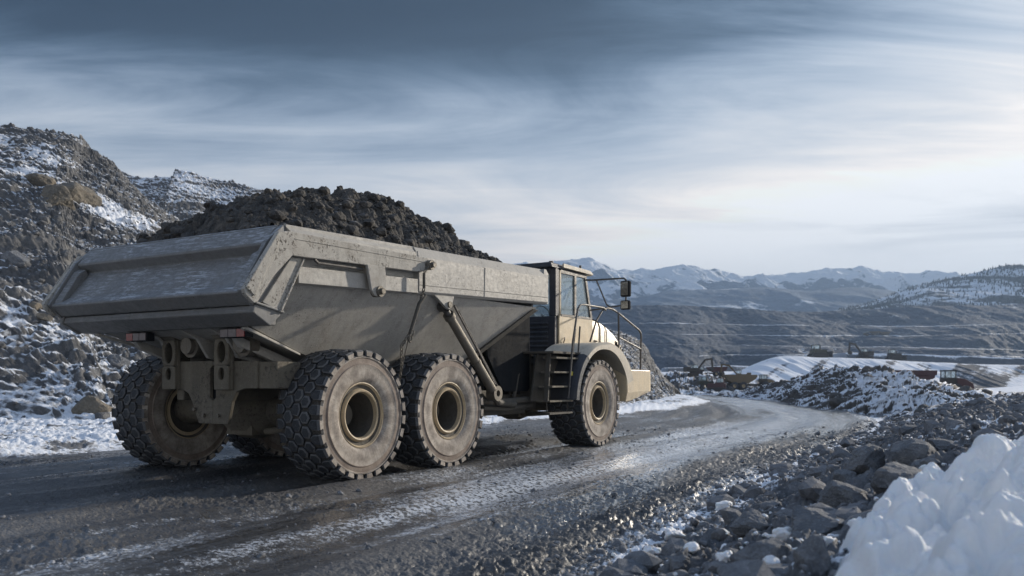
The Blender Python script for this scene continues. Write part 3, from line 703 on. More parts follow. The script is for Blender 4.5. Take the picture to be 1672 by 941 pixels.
# ------------------------------------------------------------ stones
def ico(sub):
    import bmesh
    bm = bmesh.new(); bmesh.ops.create_icosphere(bm, subdivisions=sub, radius=1)
    v = np.array([p.co[:] for p in bm.verts]); f = np.array([[q.index for q in t.verts] for t in bm.faces]); bm.free(); return v, f
def stone(sub, seed, planes=14, flat=.75):
    r = np.random.RandomState(seed); v, f = ico(sub); n = r.randn(planes, 3); n /= np.linalg.norm(n, axis=1)[:, None]; dd = r.uniform(.55, 1.0, planes)
    dot = v@n.T; rad = np.min(np.where(dot > .05, dd/np.maximum(dot, .05), 9), axis=1); rad = np.minimum(rad, 1.15)
    v = v*rad[:, None]; v = v+(r.rand(*v.shape)-.5)*.05; v[:, 2] *= flat; v[:, 0] *= r.uniform(.85, 1.25); return v, f
STN = [stone(2, 100+i, 13) for i in range(10)]
def scatter(name, P, S, mat, parent=None, lib=STN, embed=.25):
    P = np.asarray(P); S = np.asarray(S); VV = []; FF = []; off = 0
    idx = RNG.randint(0, len(lib), len(P))
    for k, (v, f) in enumerate(lib):
        q = np.where(idx == k)[0]
        if not len(q): continue
        a = RNG.uniform(0, 6.283, len(q)); t = RNG.uniform(-.5, .5, len(q))
        ca, sa, ct, s_t = np.cos(a), np.sin(a), np.cos(t), np.sin(t)
        x = v[None, :, 0]*ct[:, None]-v[None, :, 2]*s_t[:, None]; z = v[None, :, 0]*s_t[:, None]+v[None, :, 2]*ct[:, None]; y = np.repeat(v[None, :, 1], len(q), 0)
        W = np.stack([x*ca[:, None]-y*sa[:, None], x*sa[:, None]+y*ca[:, None], z], -1)*S[q][:, None, None]+P[q][:, None, :]
        W[..., 2] += (S[q]*(.5-embed))[:, None]*.6
        VV.append(W.reshape(-1, 3)); FF.append((f[None]+(np.arange(len(q))*len(v))[:, None, None]+off).reshape(-1, 3)); off += len(q)*len(v)
    return raw_mesh(name, np.vstack(VV), np.vstack(FF), mat, smooth=False, parent=parent)
# gravel on the right bank, dense and coarse
n = 15000; al_ = RNG.uniform(0, 1, n)**1.5; yy = 2.8+al_*26; q = RNG.uniform(-1.0, 1.0, n)
re = np.array(RE); xe = np.interp(yy, re[:, 1], re[:, 0]); xx = xe + np.where(RNG.rand(n) < .09, RNG.exponential(.28, n)*-1, RNG.uniform(0, 6.5, n))
zz_, dr_, dl_, _ = H(xx, yy); sz = .014+RNG.pareto(2.3, n)*.022; sz = np.minimum(sz, .17)*np.where(dr_ < 0, .5, 1)
tag(scatter('gravel', np.stack([xx, yy, zz_], -1), sz, M['gravel'], embed=.42), kind='stuff')
n = 3500; yy = RNG.uniform(4.2, 26, n); xl = np.interp(yy, np.array(LE)[:, 1], np.array(LE)[:, 0]); xe = np.interp(yy, re[:, 1], re[:, 0]); xx = RNG.uniform(0, 1, n)*(xe-xl)+xl
zz_, _, _, _ = H(xx, yy); tag(scatter('road_grit', np.stack([xx, yy, zz_], -1), .008+np.minimum(RNG.pareto(3.2, n)*.011, .035), M['gravel']), kind='stuff')
# stones on hillside and heap, found by projecting down on the built meshes
bpy.context.view_layer.update()
from mathutils.bvhtree import BVHTree
DG = bpy.context.evaluated_depsgraph_get()
BV = {k: BVHTree.FromObject(bpy.data.objects[k], DG) for k in ('hillside', 'hillside_beyond', 'rubble_bank', 'ground', 'road', 'spoil_tip', 'rubble_mound')}
def drop(x, y, keys=('hillside', 'rubble_bank', 'ground', 'road')):
    b = None
    for k in keys:
        h = BV[k].ray_cast(Vector((x, y, 200)), Vector((0, 0, -1)))
        if h[0] is not None and (b is None or h[0].z > b): b = h[0].z
    return b if b is not None else 0.0
def aim(x, y, keys=('hillside', 'hillside_beyond', 'rubble_bank', 'ground', 'road')):
    """first surface seen through a pixel of the photograph"""
    o = Vector((0, 0, 1.42)); d = Vector(((x-836)/F_PX, 1, (620-y)/F_PX)).normalized(); b = None
    for k in keys:
        h = BV[k].ray_cast(o, d)
        if h[0] is not None and (b is None or h[3] < b[3]): b = h
    return b[0] if b else Vector((d.x*40, d.y*40, 0))
pts = []; szs = []
for i in range(3600):
    yb = random.uniform(26, 60); xb = random.uniform(-40, 12); z = drop(xb, yb, ('hillside',))
    if z > .25 and z < 19: pts.append((xb, yb, z)); szs.append(min(.06+random.paretovariate(2.8)*.07-.07, .34))
tag(scatter('hillside_stones', pts, szs, M['hill']), kind='stuff')
pts = []; szs = []
for i in range(2200):
    u_ = random.random(); yb = random.uniform(22, 62); xb = random.uniform(10, 26); z = drop(xb, yb, ('rubble_bank',))
    if z > .05: pts.append((xb, yb, z)); szs.append(min(.05+random.paretovariate(2.8)*.06-.06, .35))
tag(scatter('bank_stones', pts, szs, M['heap']), kind='stuff')

n = 170; yy = RNG.uniform(4.2, 7.5, n); xe = np.interp(yy, re[:, 1], re[:, 0]); xx = xe+RNG.uniform(-.2, 2.6, n)*sm(3, 8, yy)+RNG.uniform(0, .9, n)
zz_, _, _, _ = H(xx, yy); vi, fi = ico(2); LUMP = []
for q_ in range(6):
    r_ = fbm(vi[:, 0]*1.6+q_*3, vi[:, 1]*1.6+vi[:, 2]*1.9, 3, q_+60); LUMP.append((vi*(.7+.6*r_)[:, None]*np.array([1, 1, .7]), fi))
sc_ = scatter('snow_crumbs', np.stack([xx, yy, zz_+.02], -1), .018+np.minimum(RNG.pareto(2.6, n)*.014, .05), M['snow'], embed=.45); tag(sc_, kind='stuff')
# boulders one can point at: (px, py, width in photo px, material, label)
BL = [(1225, 'x')]
def boulder(px, py, wpx, mat, label, seed, flat=.7, group=None, depth=None, name='boulder'):
    p = aim(px, py); s = wpx*1.22/F_PX*p.y/2
    v, f = stone(4, seed, 16, flat)
    rn = fbm(v[:, 0]*3+9, v[:, 1]*3+v[:, 2]*4, 4, seed)-.5; v = v*(1+.10*rn)[:, None]
    o = raw_mesh(name, v*s, f, M[mat], smooth=False)
    o.location = (p.x, p.y+s*.25, p.z+s*flat*.12); o.rotation_euler = (0, 0, seed*1.7)
    tag(o, label, 'boulder', group or 'loose boulders'); return o
boulder(1478, 795, 88, 'boulder', 'large dark flat-faced boulder right behind the big snow mound', 1, .75)
boulder(1497, 747, 84, 'boulder', 'dark angular boulder just beyond the one behind the snow mound', 2, .7)
boulder(1412, 765, 70, 'boulder', 'grey frosted boulder on the road side of the two dark ones', 3, .75)
boulder(1382, 822, 80, 'boulder', 'broad low boulder on the gravel bank above the snow tip', 4, .6)
boulder(1335, 868, 96, 'boulder', 'long grey boulder on the bank touching the left tip of snow', 5, .6)
boulder(1332, 925, 66, 'boulder', 'tall rounded boulder at the bottom edge beside the snow', 6, 1.0)
boulder(1248, 925, 80, 'boulder', 'round wet boulder at the bottom edge of the gravel bank', 7, .8)
boulder(1545, 735, 52, 'boulder', 'small dark boulder at the top edge of the snow mound', 8, .7)
boulder(1232, 862, 46, 'boulder', 'fist shaped stone standing up in the middle of the gravel bank', 9, .9)
boulder(1110, 925, 36, 'boulder', 'round knob of stone near the bottom edge by the road', 10, 1.0)
boulder(1380, 785, 34, 'boulder', 'small boulder between the frosted one and the broad low one', 16, .8)
boulder(120, 325, 60, 'boulder_brown', 'big tan brown block jutting from the hillside above the snow strip', 11, .8, 'hillside boulders')
boulder(88, 328, 46, 'boulder_brown', 'tan brown block left of the big jutting one on the hillside', 12, .9, 'hillside boulders')
boulder(52, 297, 44, 'boulder_brown', 'brown slab high on the hillside near the left edge', 13, .6, 'hillside boulders')
boulder(20, 424, 34, 'boulder', 'pale grey boulder low on the hillside at the left edge', 14, .8, 'hillside boulders')
boulder(56, 503, 20, 'boulder_brown', 'small tan stone in the snow left of the tailgate', 15, .8, 'hillside boulders')
boulder(72, 521, 20, 'boulder_brown', 'small pale stone below the tan one left of the tailgate', 17, .8, 'hillside boulders')
boulder(192, 594, 30, 'boulder', 'round grey boulder just above the left rear tyre', 18, .8, 'hillside boulders')
boulder(143, 672, 42, 'boulder_brown', 'brown faced boulder at the foot of the hillside left of the tyre', 19, .8, 'hillside boulders')
boulder(735, 882, 14, 'boulder', 'little dark stone lying on the icy road, right one of a pair', 20, .9, 'stones on the road')
boulder(709, 886, 13, 'boulder', 'little dark stone lying on the icy road, left one of a pair', 21, .7, 'stones on the road')
boulder(601, 896, 10, 'boulder', 'tiny dark stone on the road left of the pair', 22, .8, 'stones on the road')

# ------------------------------------------------------------ snow mound in the lower right corner
def snow_mound():
    nu, nv = 620, 620
    u = np.linspace(0, 1, nu)[:, None]*np.ones((1, nv)); v = np.linspace(0, 1, nv)[None]*np.ones((nu, 1))
    x = .6+5.6*u; y = 1.9+6.6*v
    # outline of the foot on the road side
    foot = np.interp(y, [1.5, 3.2, 4.1, 4.7, 5.3, 6.0, 7.0, 9.0], [1.05, 1.2, 1.38, 1.6, 2.1, 2.8, 4.2, 5.9])
    foot = foot+(fbm(y*2.2, x*.3, 3, 900)-.5)*.5
    d = x-foot
    body = .26*sm(-.05, .3, d)+.20*sm(.1, 1.0, d)+.20*sm(.8, 2.2, d)
    def lumps(s, seed, k):
        X_ = x*s; Y_ = y*s; X_ = X_+.5*(vn(X_*.9, Y_*.9, seed+5)-.5); Y_ = Y_+.5*(vn(X_*.9, Y_*.9, seed+6)-.5)
        ix = np.floor(X_); iy = np.floor(Y_); best = np.zeros_like(X_)
        for dx in (-1, 0, 1):
            for dy in (-1, 0, 1):
                cx = ix+dx; cy = iy+dy; rr_ = .45+.45*h2(cx, cy, seed+2)
                dd = np.hypot(X_-(cx+h2(cx, cy, seed)), Y_-(cy+h2(cx, cy, seed+1)))/rr_
                best = np.maximum(best, np.sqrt(np.clip(1-dd*dd, 0, 1))*rr_)
        return best*k/s
    L1 = lumps(2.0, 920, .72); L2 = lumps(4.0, 930, 1.15); L3 = lumps(8.5, 940, .95)
    z0 = .30+.16*sm(3.6, 6.5, y)
    z = z0-.22+(body+L1*sm(-.1, .4, d)+L2*sm(-.1, .2, d)*.9+L3*.8+-.04+.08*(fbm(x*5, y*5, 5, 950)-.5)+.025*(ridged(x*8, y*8, 4, 955)-.5)+.018*(fbm(x*30, y*30, 3, 960)-.5)+.035*rubble(x*5+.4*vn(x*9, y*9, 3), y*5, 970)+.02*rubble(x*13, y*13, 971)-.04)*sm(-.22, .12, d)
    z = z-.5*sm(-.05, -.4, d)
    P = np.stack([x, y, z], -1)
    o = raw_mesh('snow_mound', P, grid_faces(nu, nv)[:, ::-1], M['snow'])
    return o
tag(snow_mound(), 'big lumpy white snow mound heaped in the bottom right corner', 'snow mound')
def clump(px, py, wpx, seed, label):
    p = aim(px, py); s = wpx/F_PX*p.y/2; v, f = stone(4, seed+200, 9, .75)
    q = fbm(v[:, 0]*2.5+seed, v[:, 1]*2.5+v[:, 2]*2.8, 5, seed, .65); v = v*(.62+.85*q)[:, None]
    o = raw_mesh('snow_clump', v*s, f, M['snow']); o.location = (p.x, p.y, p.z+s*.45)
    tag(o, label, 'snow clump', 'snow clumps on the gravel')
clump(1281, 882, 40, 3, 'rounded snow clump on the bank left of the long grey boulder')
clump(1181, 918, 34, 5, 'snow clump at the bottom edge left of the round wet boulder')
clump(1098, 880, 28, 8, 'small snow clump highest on the left part of the gravel bank')
clump(1060, 905, 26, 12, 'snow clump near the road at the bottom edge')
clump(1182, 832, 26, 14, 'small snow clump nearest the icy strip of the road')

# ------------------------------------------------------------ the articulated dump truck
OX, OY = -3.926, 13.416; RZ = R(58)
T = empty('dump_truck', (OX, OY, 0), RZ)
tag(T, 'muddy grey and cream articulated dump truck heaped with rubble on the haul road', 'dump truck')
RAD = .935
def make_tyre_mesh():
    b = MB()
    prof = [(-.30, .44), (-.35, .47), (-.378, .53), (-.385, .62), (-.380, .69), (-.386, .70), (-.386, .715), (-.375, .725), (-.372, .79), (-.385, .80), (-.385, .815), (-.355, .835), (-.33, .868), (-.2, .884), (0, .888),
            (.2, .884), (.33, .868), (.355, .835), (.385, .815), (.385, .80), (.372, .79), (.375, .725), (.386, .715), (.386, .70), (.380, .69), (.385, .62), (.378, .53), (.35, .47), (.30, .44)]
    ms = [2]*11+[3]*5+[2]*12
    b.lathe(prof, 96, ms=ms)
    def lug(pts, y_of, th, r0, r1, inset=.80):
        n = len(pts); cy = sum(p[1] for p in pts)/n; ca = sum(p[0] for p in pts)/n
        def P(a, y, r): t = th+a/RAD; return (r*math.cos(t), y, r*math.sin(t))
        def crown(y): return -.020*(abs(y)/.33)**2
        V0 = [P(a, y, r0+crown(y)) for a, y in pts]; V1 = [P(a, y, r1-.012+crown(y)) for a, y in pts]
        V2 = [P(ca+(a-ca)*inset, cy+(y-cy)*inset, r1+crown(y)) for a, y in pts]
        vs = V0+V1+V2
        b.add(vs, [(i, (i+1) % n, n+(i+1) % n, n+i) for i in range(n)], 0)
        b.add(vs, [(n+i, n+(i+1) % n, 2*n+(i+1) % n, 2*n+i) for i in range(n)], 1)
        b.add(vs, [tuple(2*n+i for i in range(n))], 0)
    NL = 28; rr = random.Random(3)
    for k in range(NL):
        for row, y0 in enumerate((-.155, 0.0, .155)):
            th = 2*math.pi*(k+(.5 if row != 1 else 0))/NL
            rad = .099+rr.uniform(-.006, .003); j = rr.uniform(-.009, .009)
            pts = [(rad*math.cos(math.pi/3*i+math.pi/6)*1.0+j, y0+rad*.92*math.sin(math.pi/3*i+math.pi/6)) for i in range(6)]
            lug([(a+rr.uniform(-.008, .008), y+rr.uniform(-.008, .008)) for a, y in pts], y0, th, .86, RAD-rr.uniform(0, .014), rr.uniform(.68, .84))
        for sg in (-1, 1):
            th = 2*math.pi*k/NL; hw = .072
            pts = [(-hw, sg*.375), (hw, sg*.375), (hw*.98, sg*.27), (hw*.45, sg*.225), (-hw*.45, sg*.225), (-hw*.98, sg*.27)]
            lug(pts, 0, th, .84, RAD-.008, .84)
            # shoulder block running down onto the sidewall
            def P(a, y, r): t = th+a/RAD; return (r*math.cos(t), sg*y, r*math.sin(t))
            vs = [P(-hw, .375, .91), P(hw, .375, .91), P(hw*.95, .404, .885), P(-hw*.95, .404, .885), P(hw*.8, .398, .825), P(-hw*.8, .398, .825), P(hw*.8, .36, .81), P(-hw*.8, .36, .81), P(hw, .34, .86), P(-hw, .34, .86)]
            b.add(vs, [(0, 1, 2, 3)], 1); b.add(vs, [(3, 2, 4, 5)], 2); b.add(vs, [(5, 4, 6, 7), (1, 8, 6, 4, 2), (0, 3, 5, 7, 9)], 1)
    return b
def make_wheel(parent, loc, side):
    rim = MB()
    rim.lathe([(.30, .44), (.335, .455), (.335, .44), (.30, .405), (.30, .37), (.31, .35), (.26, .335), (.22, .30), (.20, .24), (.20, .20), (.20, .0)], 56)
    rim.lathe([(-.30, .435), (-.345, .458), (-.348, .445), (-.315, .425), (-.30, .40), (-.30, .372), (-.328, .362), (-.342, .345), (-.335, .325), (-.28, .312), (.17, .295), (.19, .24), (.19, .0)], 56)
    nf = 56
    for i_ in range(len(rim.m)):
        k_ = i_//nf
        if k_ in (5, 6, 7, 8, 9, 19, 20, 21) or k_ in (2, 13, 14): rim.m[i_] = 1
    w_ = rim.build('wheel', [M['rim'], M['darksteel']], parent, smooth=True); w_.location = loc; w_.rotation_euler = (0, random.uniform(0, 6), 0 if side < 0 else math.pi)
    return w_
TY = None
def add_wheel(s_, t_, side):
    global TY
    if TY is None:
        w0 = make_wheel(T, (s_, t_, .925), side); ty = make_tyre_mesh().build('tyre', [M['tread'], M['edge'], M['sidewall'], M['groove']], w0, smooth=True)
        hb = MB().lathe([(.185, .25), (.12, .24), (.11, .19), (.0, .175), (-.03, .15), (-.03, 0)], 32)
        for k in range(16):
            a = 2*math.pi*k/16; hb.lathe([(.18, .02), (.09, .02), (.09, 0)], 8, cx=.218*math.cos(a), cz=.218*math.sin(a))
        h0 = hb.build('hub', M['steel'], w0, smooth=True); TY = (w0, ty, h0); return w0
    w0, ty, h0 = TY
    w_ = w0.copy(); C.objects.link(w_); w_.parent = T; w_.location = (s_, t_, .925); w_.rotation_euler = (0, random.uniform(0, 6), 0 if side < 0 else math.pi)
    for q in (ty, h0): c = q.copy(); C.objects.link(c); c.parent = w_
    return w_
for s_, tt in ((0, 1.825), (2.06, 1.825), (7.49, 1.78)):
    add_wheel(s_, -tt-.0, -1); add_wheel(s_, tt, 1)

# --- dump body
def tw(z): return 1.22+(z-1.55)*(2.0-1.22)/1.2
side = [(-1.52, 2.12), (-.42, 1.80), (.5, 1.58), (3.35, 1.55), (5.05, 2.78), (-1.40, 2.78)]
b = MB(); n_ = len(side)
for sg in (-1, 1): b.add([(s_, sg*tw(z), z) for s_, z in side], [tuple(range(n_))])
for i in range(n_):
    (s0, z0), (s1, z1) = side[i], side[(i+1) % n_]
    b.add([(s0, -tw(z0), z0), (s0, tw(z0), z0), (s1, tw(z1), z1), (s1, -tw(z1), z1)], [(0, 1, 2, 3)])
body = b.build('dump_body', M['bin'], T, bevel=.012)
b = MB()
for sg in (-1, 1):   # floor edge flange at the rear and rib on the front corner
    A = [(-1.55, sg*1.62, 2.10), (-.42, sg*(tw(1.8)+.03), 1.785), (-.42, sg*(tw(1.8)+.03), 1.755), (-1.58, sg*1.62, 2.065)]
    Bq = [(p[0], p[1]-sg*.10, p[2]) for p in A]; b.hull2(A, Bq)
    A = [(3.25, sg*(tw(1.55)+.05), 1.50), (3.42, sg*(tw(1.55)+.05), 1.50), (5.12, sg*2.03, 2.74), (4.93, sg*2.03, 2.74)]
    Bq = [(p[0], p[1]-sg*.12, p[2]) for p in A]; b.hull2(A, Bq)
for t_ in (-.8, .62, -.2):      # belly beams under the raised floor
    b.prism([(-1.55, 2.12), (-1.2, 1.98), (-1.02, 1.72), (-.72, 1.66), (-.1, 1.74), (.3, 1.62), (-.3, 1.80), (-1.5, 2.14)], t_-.03, t_+.03)
b.prism([(-1.35, 2.03), (-.3, 1.70), (-.3, 1.56), (-1.2, 1.86)], -1.12, -1.02); b.prism([(-1.35, 2.03), (-.3, 1.70), (-.3, 1.56), (-1.2, 1.86)], 1.02, 1.12)
for rb_ in split_by(b.build('body_rib', M['bin'], T, bevel=.008), lambda c, r: r):
    if min(v.co.x for v in rb_.data.vertices) > 3: rb_.data.materials[0] = M['darksteel']
# rails
def railz(s_): return 2.655+.031*(s_+1.2), 3.40+.018*(s_+1.26)
def rail_piece(b, s0, s1, tout, tin, lo=None, hi=None, cham=True, sg=-1):
    def sec(s_):
        a, c = railz(s_)
        if lo is not None: a = a+lo
        if hi is not None: c = railz(s_)[0]+hi
        return [(s_, sg*tin, a), (s_, sg*(tout-.05), a-.01), (s_, sg*tout, a+.03), (s_, sg*tout, c-.16), (s_, sg*(tout-.11), c), (s_, sg*tin, c)] if cham else [(s_, sg*tin, a), (s_, sg*tout, a), (s_, sg*tout, c), (s_, sg*tin, c), ]
    b.hull2(sec(s0), sec(s1))
for sg in (-1, 1):
    b = MB()
    rail_piece(b, 1.32, 5.28, 2.14, 1.90, sg=sg)
    rail_piece(b, -1.24, 1.318, 2.045, 1.90, sg=sg)
    rail_piece(b, -1.16, 1.316, 2.13, 2.043, hi=.215, cham=False, sg=sg)
    # rolled cap on the rear of the rail
    rail_piece(b, -1.30, 1.30, 2.125, 2.044, lo=.60, sg=sg)
    b.prism([(5.05, 2.84), (5.36, 2.86), (5.36, 3.44), (5.28, 3.515), (5.20, 3.515)], sg*1.90, sg*2.10)
    b.build('top_rail', M['bin'], T, bevel=.012)
    b = MB().tube([(1.34, sg*2.142, 2.86), (3.2, sg*2.142, 2.92), (5.26, sg*2.142, 2.98)], .006, 6); b.tube([(3.1, sg*2.143, 2.82), (3.12, sg*2.143, 3.31)], .006, 6); b.tube([(-1.3, sg*2.203, 3.20), (.2, sg*2.203, 3.205), (1.4, sg*2.203, 3.21)], .006, 6)
    split_by(b.build('weld_seam', M['arm'], T), lambda c, r: r)
# front wall of the bin with guard top
b = MB(); b.hull2([(5.04, -1.92, 2.76), (5.04, 1.92, 2.76), (5.10, 1.92, 3.50), (5.10, -1.92, 3.50)], [(5.10, -1.92, 2.76), (5.10, 1.92, 2.76), (5.18, 1.92, 3.50), (5.18, -1.92, 3.50)])
b.build('headboard', M['bin'], T, bevel=.01)
# tail gate
b = MB()
gp = [(-1.40, 3.36), (-1.47, 3.33), (-1.63, 3.13), (-1.635, 3.10), (-1.53, 3.00), (-1.86, 2.60), (-2.03, 2.50), (-2.04, 2.47), (-1.88, 2.335), (-1.78, 2.33), (-1.25, 2.60), (-1.22, 3.25)]
def gate_sec(t_, k=0): return [(s_, t_, z) for s_, z in gp]
b.hull2(gate_sec(-2.02), gate_sec(1.93))
for t0 in (-2.02, 1.93):
    sg = -1 if t0 < 0 else 1
    o1 = [(-1.38, 3.38), (-1.66, 3.14), (-2.07, 2.49), (-1.89, 2.32), (-1.3, 2.5)]; b.hull2([(s_, t0+sg*.002, z) for s_, z in o1], [(s_, t0+sg*.07, z) for s_, z in o1])
    o2 = [(-1.60, 3.06), (-1.70, 3.0), (-2.0, 2.53), (-1.93, 2.50), (-1.56, 2.98)]; b.hull2([(s_, t0-sg*.001, z) for s_, z in o2], [(s_, t0-sg*.16, z-.02) for s_, z in o2])
b.tube([(-1.40, -2.0, 3.345), (-1.40, 1.93, 3.345)], .035, 10)
gate = b.build('tailgate', M['gate'], T, bevel=.014)
b = MB()
lb = [(-1.84, 2.325), (-1.87, 2.245), (-1.84, 2.225), (-1.60, 2.10), (-1.45, 2.10), (-1.40, 2.325)]
b.prism(lb, -2.02, 1.90)
for sg in (-1, 1):
    o3 = [(-1.86, 2.335), (-1.89, 2.24), (-1.61, 2.085), (-1.44, 2.22), (-1.44, 2.30)]; b.prism(o3, sg*2.022-(.12 if sg > 0 else 0), sg*2.10-(.12 if sg > 0 else 0))
    b.prism([(-1.87, 2.345), (-1.40, 2.25), (-1.40, 2.285), (-1.86, 2.375)], sg*1.99, sg*2.13)
b.build('tail_beam', M['gate'], T, bevel=.012)
for sg in (-1, 1):
    b = MB()
    b.prism([(-2.11, 2.50), (-2.08, 2.43), (-1.96, 2.34), (-1.90, 2.36), (-1.66, 2.68), (-1.33, 2.985), (1.22, 3.045), (1.46, 3.09), (1.56, 3.15), (1.55, 3.22), (1.45, 3.28), (-1.34, 3.29), (-1.56, 3.26)], sg*2.132, sg*2.20)
    b.prism([(.02, 3.02), (.40, 3.03), (.44, 2.77), (.38, 2.66), (.28, 2.59), (.18, 2.60), (.11, 2.67)], sg*2.202, sg*2.25)
    b.prism([(-2.10, 2.52), (-1.96, 2.42), (-1.57, 3.10), (-1.62, 3.20)], sg*2.202, sg*2.222)
    if sg > 0: b.v = [(p[0], p[1]-.14, p[2]) for p in b.v]
    arm = b.build('gate_arm', M['arm'], T, bevel=.012)
    b = MB()
    for s_, z, r_ in ((.28, 2.665, .062), (1.47, 3.17, .06)):
        b.lathe([(sg*2.14, r_*1.25), (sg*2.28, r_*1.25), (sg*2.28, r_*.7), (sg*2.33, r_*.7), (sg*2.33, 0)], 14, cx=s_, cz=z)
    split_by(b.build('pin', M['steel'], arm, smooth=True), lambda c, r: r)
    b = MB().tube([(-.86, sg*2.17, 2.945), (.02, sg*2.17, 2.955)], .018, 8).tube([(-.86, sg*2.17, 2.945), (-.92, sg*2.17, 2.985)], .018, 8)
    b.build('rod', M['rail'], arm, smooth=True)
    b = MB().hull2([(-1.27, sg*2.06, 2.98), (-1.07, sg*2.06, 2.98), (-1.47, sg*2.06, 2.27), (-1.75, sg*2.06, 2.37)], [(-1.27, sg*2.12, 2.98), (-1.07, sg*2.12, 2.98), (-1.47, sg*2.12, 2.27), (-1.75, sg*2.12, 2.37)])
    b.prism([(-1.09, 2.98), (-1.06, 2.98), (-1.46, 2.26), (-1.49, 2.27)], sg*2.121, sg*2.15)
    b.build('corner_post', M['arm'], T, bevel=.008)
# damper strut and hanging chain
def chain(parent):
    s0 = Vector((1.30, -2.25, 3.03)); s1 = Vector((1.30, -2.25, 2.80)); s2 = Vector((1.02, -2.20, 2.10)); s3 = Vector((.86, -2.16, 1.90)); s4 = Vector((.95, -2.1, 1.62)); s5 = Vector((1.0, -2.0, 1.30))
    b = MB().tube([s0, s1], .022, 8).tube([s1+Vector((.02, 0, -.1)), s1.lerp(s2, .35), s2], .034, 10, r2=.026)
    b.build('chain_sleeve', M['darksteel'], parent, smooth=True)
    def links(b, a, c, ln_=.075, r=.010):
        n = max(2, int((c-a).length/(ln_*.72))); d = (c-a).normalized(); x = d.cross(Vector((0, 1, .2))).normalized(); y = d.cross(x)
        for i in range(n):
            p = a.lerp(c, (i+.5)/n); e = x if i % 2 else y
            pth = [p+d*(math.sin(t)*ln_*.5)+e*(math.cos(t)*ln_*.27) for t in [2*math.pi*k/10 for k in range(11)]]
            b.tube(pth, r, 6, cap=False)
    b = MB(); links(b, s0+Vector((.1, .0, .12)), s0); b.build('chain', M['steel'], parent, smooth=True)
    b = MB(); links(b, s1, s1.lerp(s2, .22)); b.build('chain', M['steel'], parent, smooth=True)
    b = MB(); links(b, s2, s3, .085, .012); links(b, s3+Vector((.02, 0, 0)), s4, .07, .009); links(b, s4, s5, .07, .009)
    links(b, s2+Vector((.07, 0, .05)), s2+Vector((0, 0, -.12)), .1, .013)
    b.tube([s2, s4+Vector((.05, 0, .1)), s5], .009, 6)
    b.build('chain', M['steel'], parent, smooth=True)
chain(T)
# hoist cylinders
for sg in (-1, 1):
    a = Vector((2.16, sg*1.98, 2.60)); c = Vector((4.05, sg*1.72, 1.17)); d = c-a
    b = MB().tube([a+d*.10, a+d*.62, a+d*.95], .074, 18, r2=.085); b.tube([a+d*.085, a+d*.125], .094, 18); b.tube([a+d*.60, a+d*.63], .088, 18)
    b.lathe([(-.09, .14), (.09, .14), (.09, .06), (-.09, .06), (-.09, .14)], 18)
    nv = len(b.v)-18*5
    for i in range(nv, len(b.v)): b.v[i] = (b.v[i][0]+c.x, b.v[i][1]+c.y, b.v[i][2]+c.z)
    cyl = b.build('hoist_cylinder', M['steel'], T, smooth=True)
    b = MB().tube([a, a+d*.12], .055, 12); b.lathe([(-.07, .09), (.07, .09), (.07, .035), (-.07, .035)], 14)
    for i in range(len(b.v)-56, len(b.v)): b.v[i] = (b.v[i][0]+a.x, b.v[i][1]+a.y, b.v[i][2]+a.z)
    b.build('rod', M['rail'], cyl, smooth=True)
    b = MB().tube([a+d*.05+Vector((.22, 0, .10)), a+d*.55+Vector((.19, 0, .07)), a+d*.93+Vector((.13, 0, .06))], .018, 8).tube([a+d*.1+Vector((.27, 0, .10)), a+d*.95+Vector((.18, 0, .06))], .012, 8)
    b.build('hose', M['rail'], cyl, smooth=True)
    b = MB().prism([(1.72, 2.77), (2.30, 2.79), (2.24, 2.63), (2.17, 2.54), (2.08, 2.56)], sg*2.05, sg*2.10).prism([(1.72, 2.77), (2.30, 2.79), (2.24, 2.63), (2.17, 2.54), (2.08, 2.56)], sg*1.86, sg*1.90)
    split_by(b.build('cylinder_bracket', M['bin'], T, bevel=.008), lambda c, r: r)
    b = MB(); b.lathe([(sg*1.80, .05), (sg*2.13, .05), (sg*2.13, 0)], 12, cx=2.15, cz=2.62); b.build('pin', M['steel'], bpy.data.objects[cyl.name], smooth=True)

# --- chassis, axles
b = MB()
for sg in (-1, 1):
    b.box((-1.0, sg*.42-.08, 1.12), (5.2, sg*.42+.08, 1.48))
b.box((.9, -.5, 1.05), (1.2, .5, 1.5)); b.box((3.2, -.7, 1.0), (3.6, .7, 1.45)); b.box((4.9, -.6, .95), (5.4, .6, 1.5))
b.box((5.2, -.42, 1.0), (9.0, .42, 1.6)); b.box((3.6, -1.5, 1.0), (4.4, 1.5, 1.22))
b.build('chassis', M['chassis'], T, bevel=.02)
b = MB()
poly = [(.62, 1.29), (.30, 1.28), (.16, 1.22), (.07, 1.08), (-.06, .80), (-.66, .80), (-.75, 1.12), (-.84, 1.25), (-1.0, 1.30), (-1.63, 1.30), (-1.63, 1.66), (.62, 1.68)]
